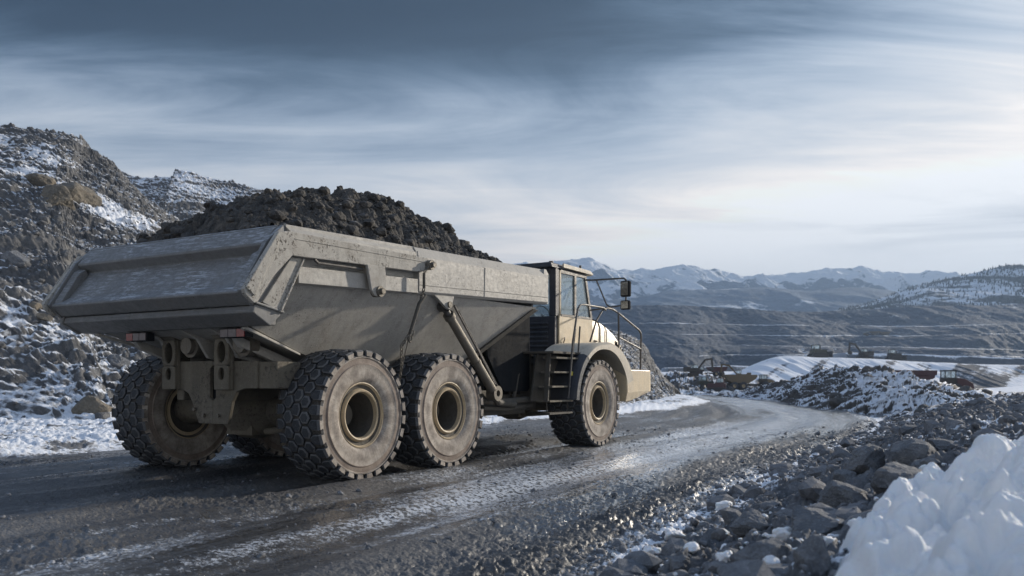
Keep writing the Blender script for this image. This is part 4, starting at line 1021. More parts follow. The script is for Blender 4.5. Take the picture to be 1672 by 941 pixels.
# rear cross plate with its slot: left and right halves round the gap
L_ = [(p[0], p[1]) for p in [(.62, 1.29), (.30, 1.28), (.16, 1.22), (.07, 1.08), (-.06, .80), (-.36, .80), (-.36, 1.12), (-.30, 1.17), (-.30, 1.57), (-.36, 1.62), (-.36, 1.68), (.62, 1.68)]]
R_ = [(-.36, .80), (-.66, .80), (-.75, 1.12), (-.84, 1.25), (-1.0, 1.30), (-1.25, 1.30), (-1.25, 1.67), (-.36, 1.68), (-.36, 1.62), (-.42, 1.57), (-.42, 1.17), (-.36, 1.12)]
b.prism(L_, -1.06, -1.0, 'x'); b.prism(R_, -1.06, -1.0, 'x')
b.box((-1.03, -1.9+.3, 1.30), (-.60, -1.252, 1.66))
for p0, p1 in ((.62, .33), (-.50, -.80)):
    y0, y1 = sorted((p0, p1))
    b.plate_hole((y0, 1.62, y1, 1.98), ((y0+y1)/2, 1.80, .085, .15), -1.16, -1.11)
    b.plate_hole((y0, 1.28, y1, 1.618), ((y0+y1)/2, 1.50, .06, .085), -1.16, -1.11)
    b.box((-1.11, y1-.04, 1.28), (-.7, y1, 1.98)); b.box((-1.11, y0, 1.28), (-1.06, y0+.04, 1.98))
    b.prism([(-1.16, 1.98), (-.9, 1.98), (-1.05, 2.14), (-1.35, 2.14)], y0, y1)
hp = b.build('rear_cross_member', M['chassis'], T, bevel=.01)
MB().box((-.985, -.44, 1.05), (-.96, -.28, 1.66)).build('slot_shade', M['guard'], hp)  # near-black plate added so the slot reads dark; shade put in as colour
b = MB()
for y, z in ((-.98, 1.90), (.12, 1.90)):
    b.lathe([(-.13, .0), (-.13, .12), (-.05, .12), (-.05, .17), (.12, .17)], 18)
    for i in range(len(b.v)-90, len(b.v)):
        vx, vy, vz = b.v[i]; b.v[i] = (-1.02+vy*.9, y+vx, z+vz)
for y, z in ((-.60, 1.40), (.42, 1.36), (-.2, .92), (-.5, .92), (.0, 1.0)):
    b.lathe([(-.04, .0), (-.04, .028), (.0, .028)], 6)
    for i in range(len(b.v)-18, len(b.v)):
        vx, vy, vz = b.v[i]; b.v[i] = (-1.065+vy, y+vx, z+vz)
split_by(b.build('pivot_boss', M['steel'], hp, smooth=True), lambda c, r: r)
for s_ in (0.0, 2.06, 7.49):
    b = MB(); b.lathe([(-1.62, .20), (-1.5, .24), (-1.2, .20), (-.5, .22), (-.36, .34), (-.15, .42), (.15, .42), (.36, .34), (.5, .22), (1.2, .20), (1.5, .24), (1.62, .20)], 24, cx=s_, cz=.95)
    b.box((s_-.3, -.3, .60), (s_+.2, .25, .8)); b.tube([(s_-.2, -1.3, .72), (s_-.2, -.5, .66), (s_+.3, -.4, .7)], .05)
    b.build('axle', M['chassis'], T, smooth=True)
for sg in (-1, 1):
    b = MB().prism([(-.15, .80), (2.2, .80), (2.2, 1.0), (1.3, 1.3), (.75, 1.3), (-.15, 1.0)], sg*1.12, sg*1.30); b.build('walking_beam', M['chassis'], T, bevel=.02)
# dark machinery between the units
b = MB()
b.box((3.9, -1.25, .74), (5.9, 1.25, 1.12)); b.tube([(3.7, -1.5, 1.05), (4.4, -1.55, 1.0), (5.6, -1.5, 1.03)], .06); b.tube([(4.0, -1.5, .9), (4.8, -1.5, .86), (5.8, -1.45, .92)], .045)
b.tube([(4.1, -1.6, 1.18), (4.35, -1.6, 1.0), (5.0, -1.55, .95)], .07); b.box((5.95, -1.1, .8), (6.6, 1.1, 1.95)); b.tube([(5.3, -1.35, 1.0), (5.45, -1.35, 1.5), (5.7, -1.3, 1.75), (6.1, -1.3, 1.72)], .04)
b.tube([(5.35, -1.2, 1.0), (5.6, -1.2, 1.6), (5.9, -1.25, 1.85), (6.3, -1.2, 1.88)], .03); b.box((6.6, -1.0, 1.0), (9.6, 1.0, 1.98))
b.build('underframe', M['darksteel'], T, bevel=.02)
# black guard panel
b = MB(); b.prism([(5.80, 2.86), (5.86, 2.80), (5.87, 1.24), (5.80, 1.19), (4.95, 1.19), (4.83, 1.26), (4.35, 1.85), (4.2, 2.86)], -1.38, -1.34)
b.prism([(5.80, 2.86), (5.86, 2.80), (5.87, 1.24), (5.80, 1.19), (4.95, 1.19), (4.83, 1.26), (4.35, 1.85), (4.2, 2.86)], 1.34, 1.38)
b.box((5.62, -1.34, 1.19), (5.70, 1.34, 2.86)); gp_ = b.build('guard_panel', M['guard'], T, bevel=.012)
b = MB().tube([(5.875, -1.36, 1.3), (5.875, -1.36, 2.80), (5.80, -1.36, 2.87), (5.4, -1.36, 2.87)], .014, 6).box((5.90, -1.36, 1.28), (5.97, -1.30, 1.95)); b.build('edge_strip', M['steel'], gp_)

# --- cab
CT = 1.14
b = MB()
b.box((7.36, -CT+.02, 1.98), (7.50, CT-.02, 2.80))            # lower rear wall
for sg in (-1, 1):
    b.box((7.36, sg*(CT-.16), 2.80), (7.52, sg*(CT-.0), 3.84)); 
b.box((7.36, -CT+.16, 3.70), (7.46, CT-.16, 3.84)); b.box((7.36, -CT+.02, 1.94), (9.1, CT-.02, 1.98))
for k in range(6): b.box((7.335, -CT+.18, 2.12+k*.10), (7.36, CT-.3, 2.17+k*.10))
cabm = b.build('cab', M['navy'], T, bevel=.012)
b = MB()
for sg in (-1, 1):
    b.prism([(7.505, 1.98), (9.10, 1.98), (9.12, 2.80), (9.02, 2.84), (7.505, 2.82)], sg*(CT-.04), sg*(CT+.012))
    b.box((7.53, sg*(CT-.05), 2.82), (7.575, sg*(CT+.01), 3.80))
door = split_by(b.build('door', M['cream'], cabm, bevel=.01), lambda c, r: c.y > 0); door = min(door, key=lambda o: o.data.vertices[0].co.y)
b = MB()
for sg in (-1, 1):
    b.box((8.22, sg*(CT-.06), 2.84), (8.32, sg*(CT+.006), 3.80))
    b.prism([(9.02, 2.83), (9.12, 2.83), (8.80, 3.84), (8.70, 3.84)], sg*(CT-.08), sg*(CT+.006))
    b.box((7.58, sg*(CT-.05), 3.74), (8.75, sg*(CT+.004), 3.83)); b.box((7.58, sg*(CT-.05), 2.80), (9.06, sg*(CT+.018), 2.855))
    b.box((7.58, sg*(CT-.04), 2.855), (7.62, sg*(CT+.003), 3.74))
b.prism([(9.04, 2.83), (9.12, 2.83), (9.10, 2.90), (9.02, 2.90)], -CT, CT); b.prism([(8.72, 3.78), (8.82, 3.78), (8.80, 3.86), (8.70, 3.86)], -CT, CT)
split_by(b.build('pillar', M['rail'], cabm, bevel=.008), lambda c, r: 1 if c.y > .5 else -1 if c.y < -.5 else 0)
b = MB()
def pane(b, P): b.add(P, [tuple(range(len(P)))])
ps = -CT+.015
for nm, P in (('side_window', [(7.60, -CT+.02, 2.85), (8.23, -CT+.02, 2.85), (8.23, -CT+.02, 3.75), (7.60, -CT+.02, 3.75)]),
              ('side_window', [(8.31, -CT+.02, 2.85), (9.04, -CT+.02, 2.85), (8.74, -CT+.02, 3.79), (8.31, -CT+.02, 3.75)]),
              ('side_window', [(7.60, CT-.02, 2.85), (9.04, CT-.02, 2.85), (8.74, CT-.02, 3.79), (7.60, CT-.02, 3.75)]),
              ('windscreen', [(9.07, -CT+.03, 2.86), (9.07, CT-.03, 2.86), (8.76, CT-.03, 3.82), (8.76, -CT+.03, 3.82)]),
              ('rear_window', [(7.40, -CT+.14, 2.80), (7.40, CT-.14, 2.80), (7.40, CT-.14, 3.72), (7.40, -CT+.14, 3.72)])):
    q = MB(); pane(q, P); q.build(nm, M['glass'], cabm)
b = MB().box((7.9, -.25, 2.3), (8.3, .25, 2.55)).prism([(7.85, 2.5), (8.0, 2.5), (7.92, 3.25), (7.80, 3.25)], -.24, .24).prism([(7.84, 3.28), (7.92, 3.28), (7.90, 3.45), (7.82, 3.45)], -.13, .13)
b.build('seat', M['seat'], cabm, bevel=.03)
b = MB(); 
pth = [(8.72-.07*math.cos(t), .22*math.sin(t), 2.95+.2*math.cos(t)) for t in [2*math.pi*k/20 for k in range(21)]]
b.tube(pth, .016, 8, cap=False).tube([(8.72, 0, 2.95), (8.95, 0, 2.6)], .03).box((8.6, -.5, 2.3), (9.0, .5, 2.84))
b.build('dashboard', M['seat'], cabm)
b = MB(); b.hull2([(7.16, -CT-.02, 3.84), (8.95, -CT-.02, 3.84), (8.95, CT+.02, 3.84), (7.16, CT+.02, 3.84)], [(7.18, -CT+.03, 3.95), (8.85, -CT+.03, 3.92), (8.85, CT-.03, 3.92), (7.18, CT-.03, 3.95)])
roof = b.build('roof', M['navy'], cabm, bevel=.02)
b = MB().prism([(7.62, 3.865), (9.02, 3.835), (9.06, 3.86), (8.9, 3.925), (7.62, 3.955)], -CT-.06, -CT-.022); b.prism([(8.955, 3.85), (9.10, 3.83), (9.02, 3.90), (8.9, 3.925)], -CT-.02, CT+.02)  # pale right strip paints the roof's lit side; front piece is the visor
b.build('visor_lit_edge', M['fender'], roof, bevel=.008)
b = MB().tube([(8.78, -1.0, 3.92), (8.78, -1.0, 4.05)], .028, 10).tube([(7.45, -.98, 3.95), (7.45, -.98, 4.0)], .05, 10); split_by(b.build('beacon', M['rail'], roof, smooth=True), lambda c, r: r)
# hood
b = MB(); st_ = [(9.13, 1.14, 2.87, 1.62), (9.54, 1.14, 2.84, 1.62), (9.94, 1.13, 2.75, 1.62), (10.45, 1.11, 2.57, 1.62), (10.85, 1.08, 2.38, 1.62), (11.05, 1.04, 2.22, 1.62), (11.15, .99, 2.05, 1.62), (11.2, .93, 1.80, 1.62)]
def hsec(s_, w_, zt, zb): return [(s_, -w_, zb), (s_, -w_, zt-.20), (s_, -w_+.05, zt-.07), (s_, -w_+.20, zt), (s_, 0, zt+.03), (s_, w_-.20, zt), (s_, w_-.05, zt-.07), (s_, w_, zt-.20), (s_, w_, zb)]
secs = [hsec(*q) for q in st_]; base = len(b.v); k = 9
for q in secs: b.v += q
for i in range(len(secs)-1):
    for j in range(k-1): b.f.append((i*k+j, i*k+j+1, (i+1)*k+j+1, (i+1)*k+j)); b.m.append(0)
b.f.append(tuple(range(k))); b.m.append(0); b.f.append(tuple((len(secs)-1)*k+j for j in reversed(range(k)))); b.m.append(0)
hood = b.build('hood', M['cream'], T, smooth=True)
b = MB()
for sg in (-1, 1):
    P = []
    W_ = lambda q: np.interp(q, [9.94, 10.45, 10.85, 11.05], [1.13, 1.11, 1.08, 1.04])
    Z_ = lambda q: np.interp(q, [9.94, 10.45, 10.85, 11.05], [2.75, 2.57, 2.38, 2.22])-.20
    b.hull2([(10.40, sg*(W_(10.4)-.03), Z_(10.4)-.20), (11.0, sg*(W_(11.0)-.03), Z_(11.0)-.22), (11.0, sg*(W_(11.0)-.03), Z_(11.0)-.01), (10.40, sg*(W_(10.4)-.03), Z_(10.4)-.01)], [(10.40, sg*(W_(10.4)+.008), Z_(10.4)-.20), (11.0, sg*(W_(11.0)+.012), Z_(11.0)-.22), (11.0, sg*(W_(11.0)+.012), Z_(11.0)-.01), (10.40, sg*(W_(10.4)+.008), Z_(10.4)-.01)])
    for i in range(5):
        s0 = 10.45+i*.12; b.hull2([(s0, sg*(W_(s0)+.012), Z_(s0)-.20), (s0+.03, sg*(W_(s0)+.012), Z_(s0)-.20), (s0+.03, sg*(W_(s0)+.012), Z_(s0)-.02), (s0, sg*(W_(s0)+.012), Z_(s0)-.02)], [(s0, sg*(W_(s0)+.03), Z_(s0)-.20), (s0+.03, sg*(W_(s0)+.03), Z_(s0)-.20), (s0+.03, sg*(W_(s0)+.03), Z_(s0)-.02), (s0, sg*(W_(s0)+.03), Z_(s0)-.02)])
for i in range(6): b.box((11.14, -.7, 1.68+i*.06), (11.215, .7, 1.71+i*.06))
split_by(b.build('grille', M['guard'], hood), lambda c, r: (c.x > 10.95, c.y > 0 if c.x < 10.95 else 0))
b = MB()
for s0 in (9.50, 9.84):
    zt = np.interp(s0, [9.13, 9.54, 9.94], [2.87, 2.84, 2.75]); b.tube([(s0, -1.153, 1.9), (s0, -1.153, zt-.20), (s0-.01, -1.10, zt-.065), (s0-.02, -.95, zt+.005), (s0-.02, 0, zt+.035)], .012, 6)
b.box((9.20, -1.156, 2.28), (9.235, -1.15, 2.35)); b.box((9.25, -1.156, 2.31), (9.36, -1.15, 2.335))
b.build('seam_strip', M['guard'], hood)
b = MB().tube([(7.66, -CT-.03, 2.22), (7.66, -CT-.06, 2.30), (7.72, -CT-.03, 2.34)], .014, 6).box((7.60, -CT-.02, 2.08), (7.74, -CT-.012, 2.2)); b.build('handle', M['rail'], door)

# fender: outer arch band with top skin
def arch(b, a0, a1, n, r_in, r_out, t_out, t_in, flare=0.0, cx_=7.50, cz_=.93):
    ring = []
    for i in range(n+1):
        a = a0+(a1-a0)*i/n; q = max(0, -math.cos(a)) if False else max(0, math.cos(a)); ro_ = r_out+flare*q**1.3
        c, s_ = math.cos(a), math.sin(a); ri = r_in+flare*.35*q**1.3
        ring.append([(cx_+ri*c, t_out, cz_+ri*s_), (cx_+(ro_-.05)*c, t_out, cz_+(ro_-.05)*s_), (cx_+ro_*c, t_out+(.07 if t_out < 0 else -.07), cz_+ro_*s_), (cx_+ro_*c, t_in, cz_+ro_*s_), (cx_+(ro_-.03)*c, t_in, cz_+(ro_-.03)*s_), (cx_+(ri+.03)*c, t_out+(.05 if t_out < 0 else -.05), cz_+(ri+.03)*s_)])
    o = len(b.v); k = 6
    for q in ring: b.v += q
    for i in range(n):
        for j in range(k): b.f.append((o+i*k+j, o+i*k+(j+1) % k, o+(i+1)*k+(j+1) % k, o+(i+1)*k+j)); b.m.append(0)
    b.f.append(tuple(o+j for j in range(k))); b.m.append(0); b.f.append(tuple(o+n*k+j for j in reversed(range(k)))); b.m.append(0)
for sg in (-1, 1):
    b = MB(); arch(b, R(18), R(128), 26, 1.13, 1.27, sg*2.24, sg*1.16, .36); fd = b.build('fender', M['fender'], T, smooth=True)
    b = MB(); arch(b, R(128.3), R(176), 14, 1.12, 1.29, sg*2.235, sg*1.30, 0); b.build('mudguard', M['navy'], T, smooth=True)
b = MB()
tp = [(8.62, -2.24), (9.98, -2.20), (10.22, -2.12), (11.15, -1.35), (11.4, -.9), (11.4, .9), (11.15, 1.35), (10.22, 2.12), (9.98, 2.20), (8.62, 2.24), (8.62, 1.2), (8.62, -1.2)]
mp_ = [(8.66, -2.24), (9.98, -2.20), (10.24, -2.12), (11.17, -1.35), (11.42, -.9), (11.42, .9), (11.17, 1.35), (10.24, 2.12), (9.98, 2.20), (8.66, 2.24), (8.66, 1.2), (8.66, -1.2)]
bp = [(8.74, -2.16), (9.0, -2.14), (9.3, -2.0), (10.2, -1.25), (10.4, -.9), (10.4, .9), (10.2, 1.25), (9.3, 2.0), (9.0, 2.14), (8.74, 2.16), (8.74, 1.2), (8.74, -1.2)]
A = [(x, y, 1.64) for x, y in tp]; Bm = [(x, y, 1.14) for x, y in mp_]; Bb = [(x, y, .93) for x, y in bp]; n_ = 12
b.add(A+Bm+Bb, [tuple(range(n_)), tuple(range(3*n_-1, 2*n_-1, -1))]+[(i, (i+1) % n_, n_+(i+1) % n_, n_+i) for i in range(n_)]+[(n_+i, n_+(i+1) % n_, 2*n_+(i+1) % n_, 2*n_+i) for i in range(n_)])
bump_ = b.build('bumper', M['cream'], T, bevel=.02)
for sg in (-1, 1):
    q = MB().box((11.40, sg*.55-.14, 1.28), (11.45, sg*.55+.14, 1.5)); q.build('headlight', M['clear_lens'], bump_)

# ladder and platform
for sg in (-1, 1):
    b = MB()
    b.box((5.62, sg*1.18, 1.93), (7.05, sg*2.06, 1.975)); 
    lt = [(5.70, 1.93), (6.62, 1.93)]; lbq = [(5.42, .99), (6.36, .99)]
    for (a0, az_), (b0, bz) in zip(lt, lbq): b.hull2([(a0-.02, sg*1.86, az_), (a0+.02, sg*1.86, az_), (a0+.02, sg*1.96, az_), (a0-.02, sg*1.96, az_)], [(b0-.02, sg*1.96, bz), (b0+.02, sg*1.96, bz), (b0+.02, sg*2.06, bz), (b0-.02, sg*2.06, bz)])
    b.prism([(5.45, 1.0), (6.30, 1.0), (6.58, 1.92), (5.72, 1.92)], sg*1.62, sg*1.66)
    lad = b.build('ladder', M['darksteel'], T, bevel=.006)
    for k in range(4):
        f_ = k/3.3; z = 1.0+f_*.93; s0 = 5.42+f_*.28; q = MB().box((s0, sg*(1.80), z-.018), (s0+.92, sg*2.10, z+.018)); q.build('rung', M['chassis'], lad, bevel=.005)
    b = MB(); 
    for s0 in (5.46, 6.30): b.tube([(s0, sg*2.0, .99), (s0-.01, sg*2.02, .78)], .014, 6)
    b.box((5.42, sg*1.9, .745), (6.34, sg*2.1, .78)); b.build('hanging_step', M['darksteel'], lad)
    b = MB(); b.box((6.27, sg*2.08, 1.50), (6.33, sg*2.11, 1.58)); b.build('reflector', M['yellow_tag'], lad)
for sg in (-1, 1):
    b = MB()
    b.tube([(6.12, sg*2.12, 1.05), (6.30, sg*2.13, 2.2), (6.52, sg*2.12, 2.84), (6.62, sg*2.12, 2.93), (6.75, sg*2.12, 2.955), (7.75, sg*2.10, 2.955), (7.95, sg*2.05, 2.92)], .021, 10)
    b.tube([(6.42, sg*2.06, 1.96), (6.50, sg*2.08, 2.45)], .018, 8); b.tube([(6.62, sg*2.12, 2.5), (6.62, sg*2.08, 1.95)], .018, 8)
    b.build('handrail', M['rail'], T, smooth=True)
    b = MB()
    b.tube([(7.55, sg*2.02, 2.66), (7.85, sg*2.03, 2.92), (8.05, sg*2.04, 2.975), (8.3, sg*2.05, 2.96), (8.56, sg*2.06, 2.90), (9.70, sg*2.06, 2.57), (9.80, sg*2.06, 2.50), (9.82, sg*2.06, 2.42), (9.78, sg*2.06, 1.64)], .022, 10)
    b.tube([(8.58, sg*2.06, 2.88), (8.60, sg*2.06, 2.15)], .022, 8); b.tube([(8.60, sg*2.06, 2.36), (9.81, sg*2.06, 2.13)], .018, 8)
    b.tube([(7.55, sg*2.02, 2.66), (7.50, sg*1.9, 2.22)], .02, 8)
    b.build('handrail', M['rail'], T, smooth=True)
    # mirrors
    b = MB()
    b.tube([(8.72, sg*1.17, 3.70), (8.74, sg*1.30, 3.69), (8.86, sg*2.06, 3.70), (8.86, sg*2.11, 3.66), (8.86, sg*2.11, 3.0)], .021, 8)
    b.tube([(8.76, sg*1.42, 3.69), (8.80, sg*1.66, 3.12), (8.82, sg*1.74, 3.06), (8.86, sg*2.1, 3.10)], .018, 8); b.tube([(8.95, sg*1.17, 3.02), (8.88, sg*1.6, 3.05), (8.82, sg*1.76, 3.06)], .018, 8)
    ma = b.build('mirror_arm', M['rail'], cabm, smooth=True)
    b = MB().box((8.80, sg*1.99, 3.28), (8.93, sg*2.22, 3.64)); m1_ = b.build('mirror', M['guard'], ma, bevel=.035)
    b = MB().box((8.80, sg*1.99, 2.99), (8.93, sg*2.21, 3.20)); m2_ = b.build('mirror', M['guard'], ma, bevel=.035)
    for mm, z0, z1 in ((m1_, 3.31, 3.61), (m2_, 3.015, 3.175)):
        q = MB().box((8.792, sg*2.02, z0), (8.799, sg*2.19, z1)); q.build('mirror_glass', M['mirror'], mm)
# tail lights
for t0, t1 in ((-1.52, -1.05), (.95, .50)):
    b = MB(); y0, y1 = sorted((t0, t1)); b.box((-1.50, y0-.02, 1.965), (-1.38, y1+.02, 2.085)); tl = b.build('tail_light', M['guard'], T, bevel=.006)
    third = (y1-y0)/3
    for k in range(3):
        lens = M['red_lens'] if (k == 0 if t0 < 0 else k == 2) else M['clear_lens']
        q = MB().box((-1.512, y0+third*k+.006, 1.975), (-1.501, y0+third*(k+1)-.006, 2.075)); q.build('lens', lens, tl)

# --- heaped load
def load():
    nu, nv = 330, 230
    s_ = np.linspace(-1.22, 5.06, nu)[:, None]*np.ones((1, nv)); t_ = np.linspace(-1.90, 1.90, nv)[None]*np.ones((nu, 1))
    ex = np.minimum((s_+1.22)/1.0, 1)*np.minimum((5.06-s_)/1.0, 1)
    crest = np.interp(s_, [-1.22, -.9, -.4, .3, 1.0, 1.9, 2.8, 3.6, 4.4, 5.06], [3.34, 3.68, 4.04, 4.26, 4.38, 4.56, 4.60, 4.40, 4.06, 3.60])
    k = 1-(np.abs(t_)/1.90)**1.75
    z = 3.32+(crest-3.32)*k
    z = z+.18*(fbm(s_*1.1, t_*1.1, 4, 601)-.5)*np.minimum(1, k*3)+rubble(s_*2.6, t_*2.6, 602)*.13+rubble(s_*7, t_*7, 603)*.065+rubble(s_*16, t_*16, 604)*.035-.12
    P = np.stack([s_, t_, z], -1); n0 = nu*nv; F_ = grid_faces(nu, nv)[:, ::-1]
    ca, sa = math.cos(RZ), math.sin(RZ)
    W = P.copy()
    nst = 2600; ia = RNG.randint(2, nu-2, nst); ib = RNG.randint(2, nv-2, nst); pts = P[ia, ib]; sz = np.minimum(.015+RNG.pareto(1.9, nst)*.016, .12)
    lib = STN; VV = [W.reshape(-1, 3)]; FF = [np.vstack([F_[:, [0, 1, 2]], F_[:, [0, 2, 3]]])]; off = n0
    for i in range(nst):
        v, f = lib[i % len(lib)]; a = RNG.uniform(0, 6.28); R3 = np.array([[math.cos(a), -math.sin(a), 0], [math.sin(a), math.cos(a), 0], [0, 0, 1]])
        VV.append(v@R3.T*sz[i]+pts[i]+np.array([0, 0, sz[i]*.3])); FF.append(f+off); off += len(v)
    o = raw_mesh('rubble_load', np.vstack(VV), np.vstack(FF), M['load'], smooth=False)
    o.location = (OX, OY, 0); o.rotation_euler = (0, 0, RZ)
    return P
LP = load(); tag(bpy.data.objects['rubble_load'], 'heap of dark broken rock filling the bin of the dump truck', 'rock load')
def load_stone(s_, t_, r_, label, seed, mat='boulder_brown'):
    i = int(np.argmin(np.abs(LP[:, 0, 0]-s_))); j = int(np.argmin(np.abs(LP[0, :, 1]-t_))); z = LP[i, j, 2]
    v, f = stone(3, seed, 16, .8); o = raw_mesh('boulder', v*r_, f, M[mat], smooth=False)
    c_, s2 = math.cos(RZ), math.sin(RZ); o.location = (OX+s_*c_-t_*s2, OY+s_*s2+t_*c_, z+r_*.45)
    tag(o, label, 'boulder', 'stones lying on the load')
M['load_stone'] = rock_snow('load_stone_rock', [(.07, .065, .058), (.10, .09, .078), (.14, .12, .10)], sc=2.5, upn=.3, att=False)
load_stone(1.95, -.05, .15, 'largest brown stone standing on the very top of the load', 51, 'load_stone')
load_stone(3.25, -.25, .11, 'round stone on the front slope of the load, above its middle', 52, 'load_stone')
load_stone(4.05, -.75, .095, 'round stone low on the front slope of the load', 53, 'load_stone')
load_stone(4.15, -1.0, .09, 'pale stone beside the lowest round one on the front slope', 54, 'boulder')
load_stone(.15, .1, .09, 'brown stone on the rear part of the load crest', 55, 'load_stone')

# ------------------------------------------------------------ machines far off in the pit
def far_truck(x, y, z, rz, sc, mat, label, group=None):
    t = empty('dump_truck', (x, y, z), rz, sc); tag(t, label, 'dump truck', group)
    b = MB(); sd_ = [(-1.6, 2.2), (-.4, 1.6), (3.2, 1.5), (4.9, 2.5), (5.0, 3.3), (-1.9, 3.35)]
    b.prism(sd_, -1.5, 1.5); 
    for q in (-1, 1): b.prism([(-1.95, 2.9), (5.1, 2.8), (5.15, 3.4), (-1.95, 3.45)], q*1.5, q*1.62)
    b.build('dump_body', mat, t, bevel=.03)
    b = MB().box((6.2, -.9, 1.7), (7.6, .9, 2.5)).box((6.2, -.95, 3.3), (7.6, .95, 3.45))
    for a in (6.25, 7.45):
        for q in (-.85, .75): b.box((a, q, 2.5), (a+.1, q+.1, 3.3))
    cb = b.build('cab', M['far_dark'], t); MB().box((6.3, -.84, 2.5), (7.5, .84, 3.3)).build('window', M['glass'], cb)
    MB().prism([(7.6, 1.2), (7.6, 2.5), (8.6, 2.35), (9.5, 1.8), (9.6, 1.1)], -1.0, 1.0).build('hood', mat, t, bevel=.05)
    MB().box((-.9, -.5, .9), (9.0, .5, 1.4)).build('chassis', M['far_dark'], t)
    wm = None
    for s_ in (0, 2.0, 7.2):
        for q in (-1.25, 1.25):
            if wm is None:
                wm = MB().lathe([(-.35, .4), (-.38, .8), (-.3, .93), (.3, .93), (.38, .8), (.35, .4)], 20).build('wheel', M['tread'], t, smooth=True); ob = wm
                MB().lathe([(-.3, .42), (-.34, .40), (-.1, .3), (-.1, 0)], 16).build('rim', M['rim'], wm); hub_ = wm.children[0]
            else: ob = wm.copy(); C.objects.link(ob); ob.parent = t; h_ = hub_.copy(); C.objects.link(h_); h_.parent = ob
            ob.location = (s_, q, .92); ob.rotation_euler = (0, 0, 0 if q < 0 else math.pi)
    return t
def excavator(x, y, z, rz, sc, mat, label, group=None, reach=1.0):
    t = empty('excavator', (x, y, z), rz, sc); tag(t, label, 'excavator', group)
    for q in (-1, 1): MB().prism([(-2.2, .35), (-1.9, 0), (1.9, 0), (2.2, .35), (2.0, .85), (-2.0, .85)], q*.9, q*1.5).build('track', M['far_dark'], t, bevel=.08)
    MB().box((-2.3, -1.3, 1.05), (1.3, 1.3, 2.0)).box((-2.4, -1.25, 1.3), (-1.2, 1.25, 2.4)).box((-.8, -.8, .8), (.8, .8, 1.05)).build('house', mat, t, bevel=.1)
    cb = MB().box((.2, .3, 2.0), (1.6, 1.3, 2.2)).box((.2, .3, 2.95), (1.5, 1.3, 3.05)).box((.2, .3, 2.2), (.3, .4, 2.95)).box((1.4, 1.2, 2.2), (1.5, 1.3, 2.95)).box((.2, 1.2, 2.2), (.3, 1.3, 2.95)).build('cab', mat, t)
    MB().box((.32, .35, 2.2), (1.38, 1.25, 2.95)).build('window', M['glass'], cb)
    MB().prism([(.9, 1.6), (1.3, 1.5), (3.6, 4.1), (5.6, 4.5), (5.5, 4.9), (3.4, 4.6)], -.25, .2).build('boom', mat, t, bevel=.04)
    st = MB().prism([(5.2, 4.9), (5.7, 4.9), (5.9, 2.4), (5.5, 2.3)], -.18, .14).build('stick', mat, t, bevel=.03)
    MB().prism([(5.4, 2.4), (6.0, 2.4), (5.8, 1.5), (5.1, 1.3), (4.9, 1.9)], -.5, .45).build('bucket', M['far_dark'], st, bevel=.03)
    return t
def dozer(x, y, z, rz, sc, mat, label, group=None):
    t = empty('bulldozer', (x, y, z), rz, sc); tag(t, label, 'bulldozer', group)
    for q in (-1, 1): MB().prism([(-2.0, .4), (-1.6, 0), (1.7, 0), (2.1, .5), (1.6, .95), (-1.2, 1.1)], q*.75, q*1.3).build('track', M['far_dark'], t, bevel=.06)
    MB().box((-1.5, -.7, .8), (1.9, .7, 1.8)).build('body', mat, t, bevel=.06)
    c = MB().box((-1.2, -.65, 1.8), (.2, .65, 1.95)).box((-1.25, -.7, 2.7), (.3, .7, 2.82)).box((-1.2, -.65, 1.95), (-1.1, -.55, 2.7)).box((.1, -.65, 1.95), (.2, -.55, 2.7)).box((-1.2, .55, 1.95), (-1.1, .65, 2.7)).box((.1, .55, 1.95), (.2, .65, 2.7)).build('cab', mat, t)
    MB().box((-1.08, -.6, 1.95), (.08, .6, 2.7)).build('window', M['glass'], c)
    MB().prism([(2.5, .1), (2.75, .1), (2.6, .7), (2.8, 1.4), (2.6, 1.4), (2.4, .7)], -1.7, 1.7).build('blade', M['far_dark'], t)
    MB().tube([(.9, .4, 1.8), (.9, .4, 2.6)], .08).build('exhaust', M['far_dark'], t)
    return t
def ground_at(x, y): return float(base_z(np.array([x]), np.array([y]))[0])
def far_pos(px, d): return (px-836)/F_PX*d, d
x_, y_ = far_pos(1452, 104); far_truck(x_, y_, -.75, R(-8), .95, M['far_red'], 'red dump truck half hidden behind the snowy rubble bank', 'far dump trucks')
def mnd(px, d): x_, y_ = far_pos(px, d); return x_, y_, drop(x_, y_, ('rubble_mound', 'ground', 'road'))+.05
far_truck(*mnd(1196, 137), R(4), .70, M['far_yellow'], 'yellow dump truck parked at the foot of the snowy spoil tip', 'far dump trucks')
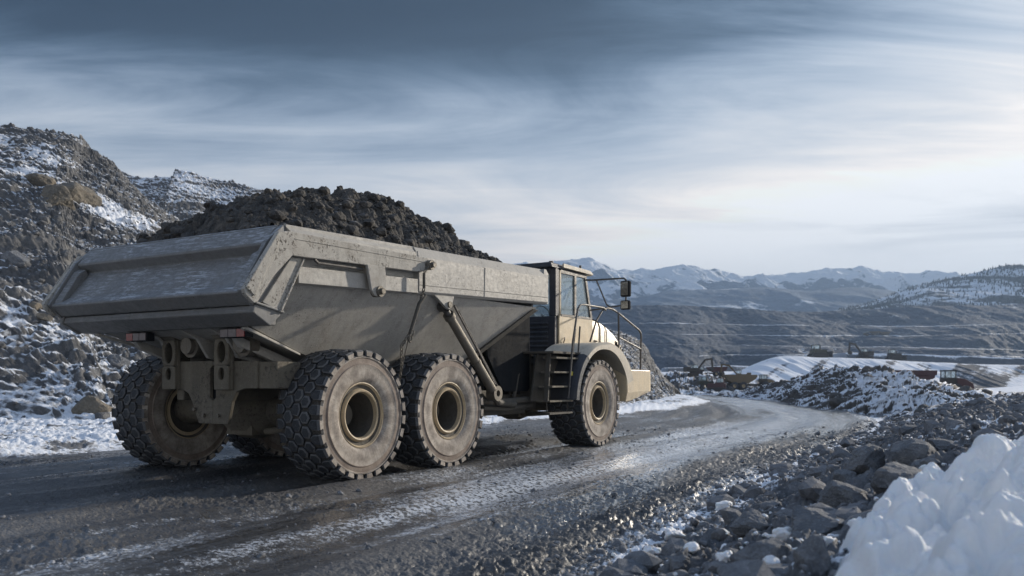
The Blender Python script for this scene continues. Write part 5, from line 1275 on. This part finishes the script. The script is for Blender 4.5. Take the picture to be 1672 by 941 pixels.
dozer(*mnd(1172, 134), R(160), .8, M['far_red'], 'red bulldozer just left of the parked yellow dump truck', 'far bulldozers')
far_truck(*mnd(1178, 158), R(175), .5, M['far_red'], 'small red dump truck on the mound behind the red bulldozer', 'far dump trucks')
excavator(*mnd(1212, 150), R(165), .62, M['far_yellow'], 'yellow excavator behind the parked yellow dump truck', 'far excavators')
excavator(*mnd(1132, 148), R(15), .62, M['far_dark'], 'dark excavator at the left end of the parked machines', 'far excavators')
dozer(*mnd(1150, 140), R(20), .75, M['far_green'], 'olive bulldozer on the dark rubble mound left of the red one', 'far bulldozers')
p = wp(1335, 584.5, 262); dozer(p[0], p[1], drop(p[0], p[1], ('spoil_tip',)), R(10), 1.35, M['far_green'], 'olive bulldozer on the flat top of the snowy spoil tip', 'far bulldozers')
p = wp(1412, 586, 262); excavator(p[0], p[1], drop(p[0], p[1], ('spoil_tip',)), R(200), 1.0, M['far_dark'], 'dark excavator on the spoil tip right of the olive bulldozer', 'far excavators')
dozer(p[0]+6, p[1]-6, drop(p[0]+6, p[1]-6, ('spoil_tip',)), R(0), 1.1, M['far_dark'], 'dark bulldozer beside the excavator on the spoil tip', 'far bulldozers')
for q, (px_, py_) in enumerate(((1432, 548), (1448, 549))):
    p = wp(px_, py_, 712); far_truck(p[0], p[1], p[2]-.5, R(180), 1.15, M['far_yellow'], ('yellow dump truck on the third pit terrace, the left one', 'yellow dump truck on the third pit terrace, the right one')[q], 'far dump trucks')

# ------------------------------------------------------------ air
hz = MB().box((-3500, -60, -60), (3500, 3900, 440)).build('haze', None)
hm = bpy.data.materials.new('haze'); hm.use_nodes = True; t_ = hm.node_tree; t_.nodes.clear()
o_ = t_.nodes.new('ShaderNodeOutputMaterial'); v_ = t_.nodes.new('ShaderNodeVolumePrincipled'); t_.links.new(v_.outputs[0], o_.inputs['Volume'])
v_.inputs['Color'].default_value = (.29, .41, .60, 1); v_.inputs['Density'].default_value = .00030; v_.inputs['Anisotropy'].default_value = .3
hz.data.materials.clear(); hz.data.materials.append(hm); tag(hz, kind='stuff')
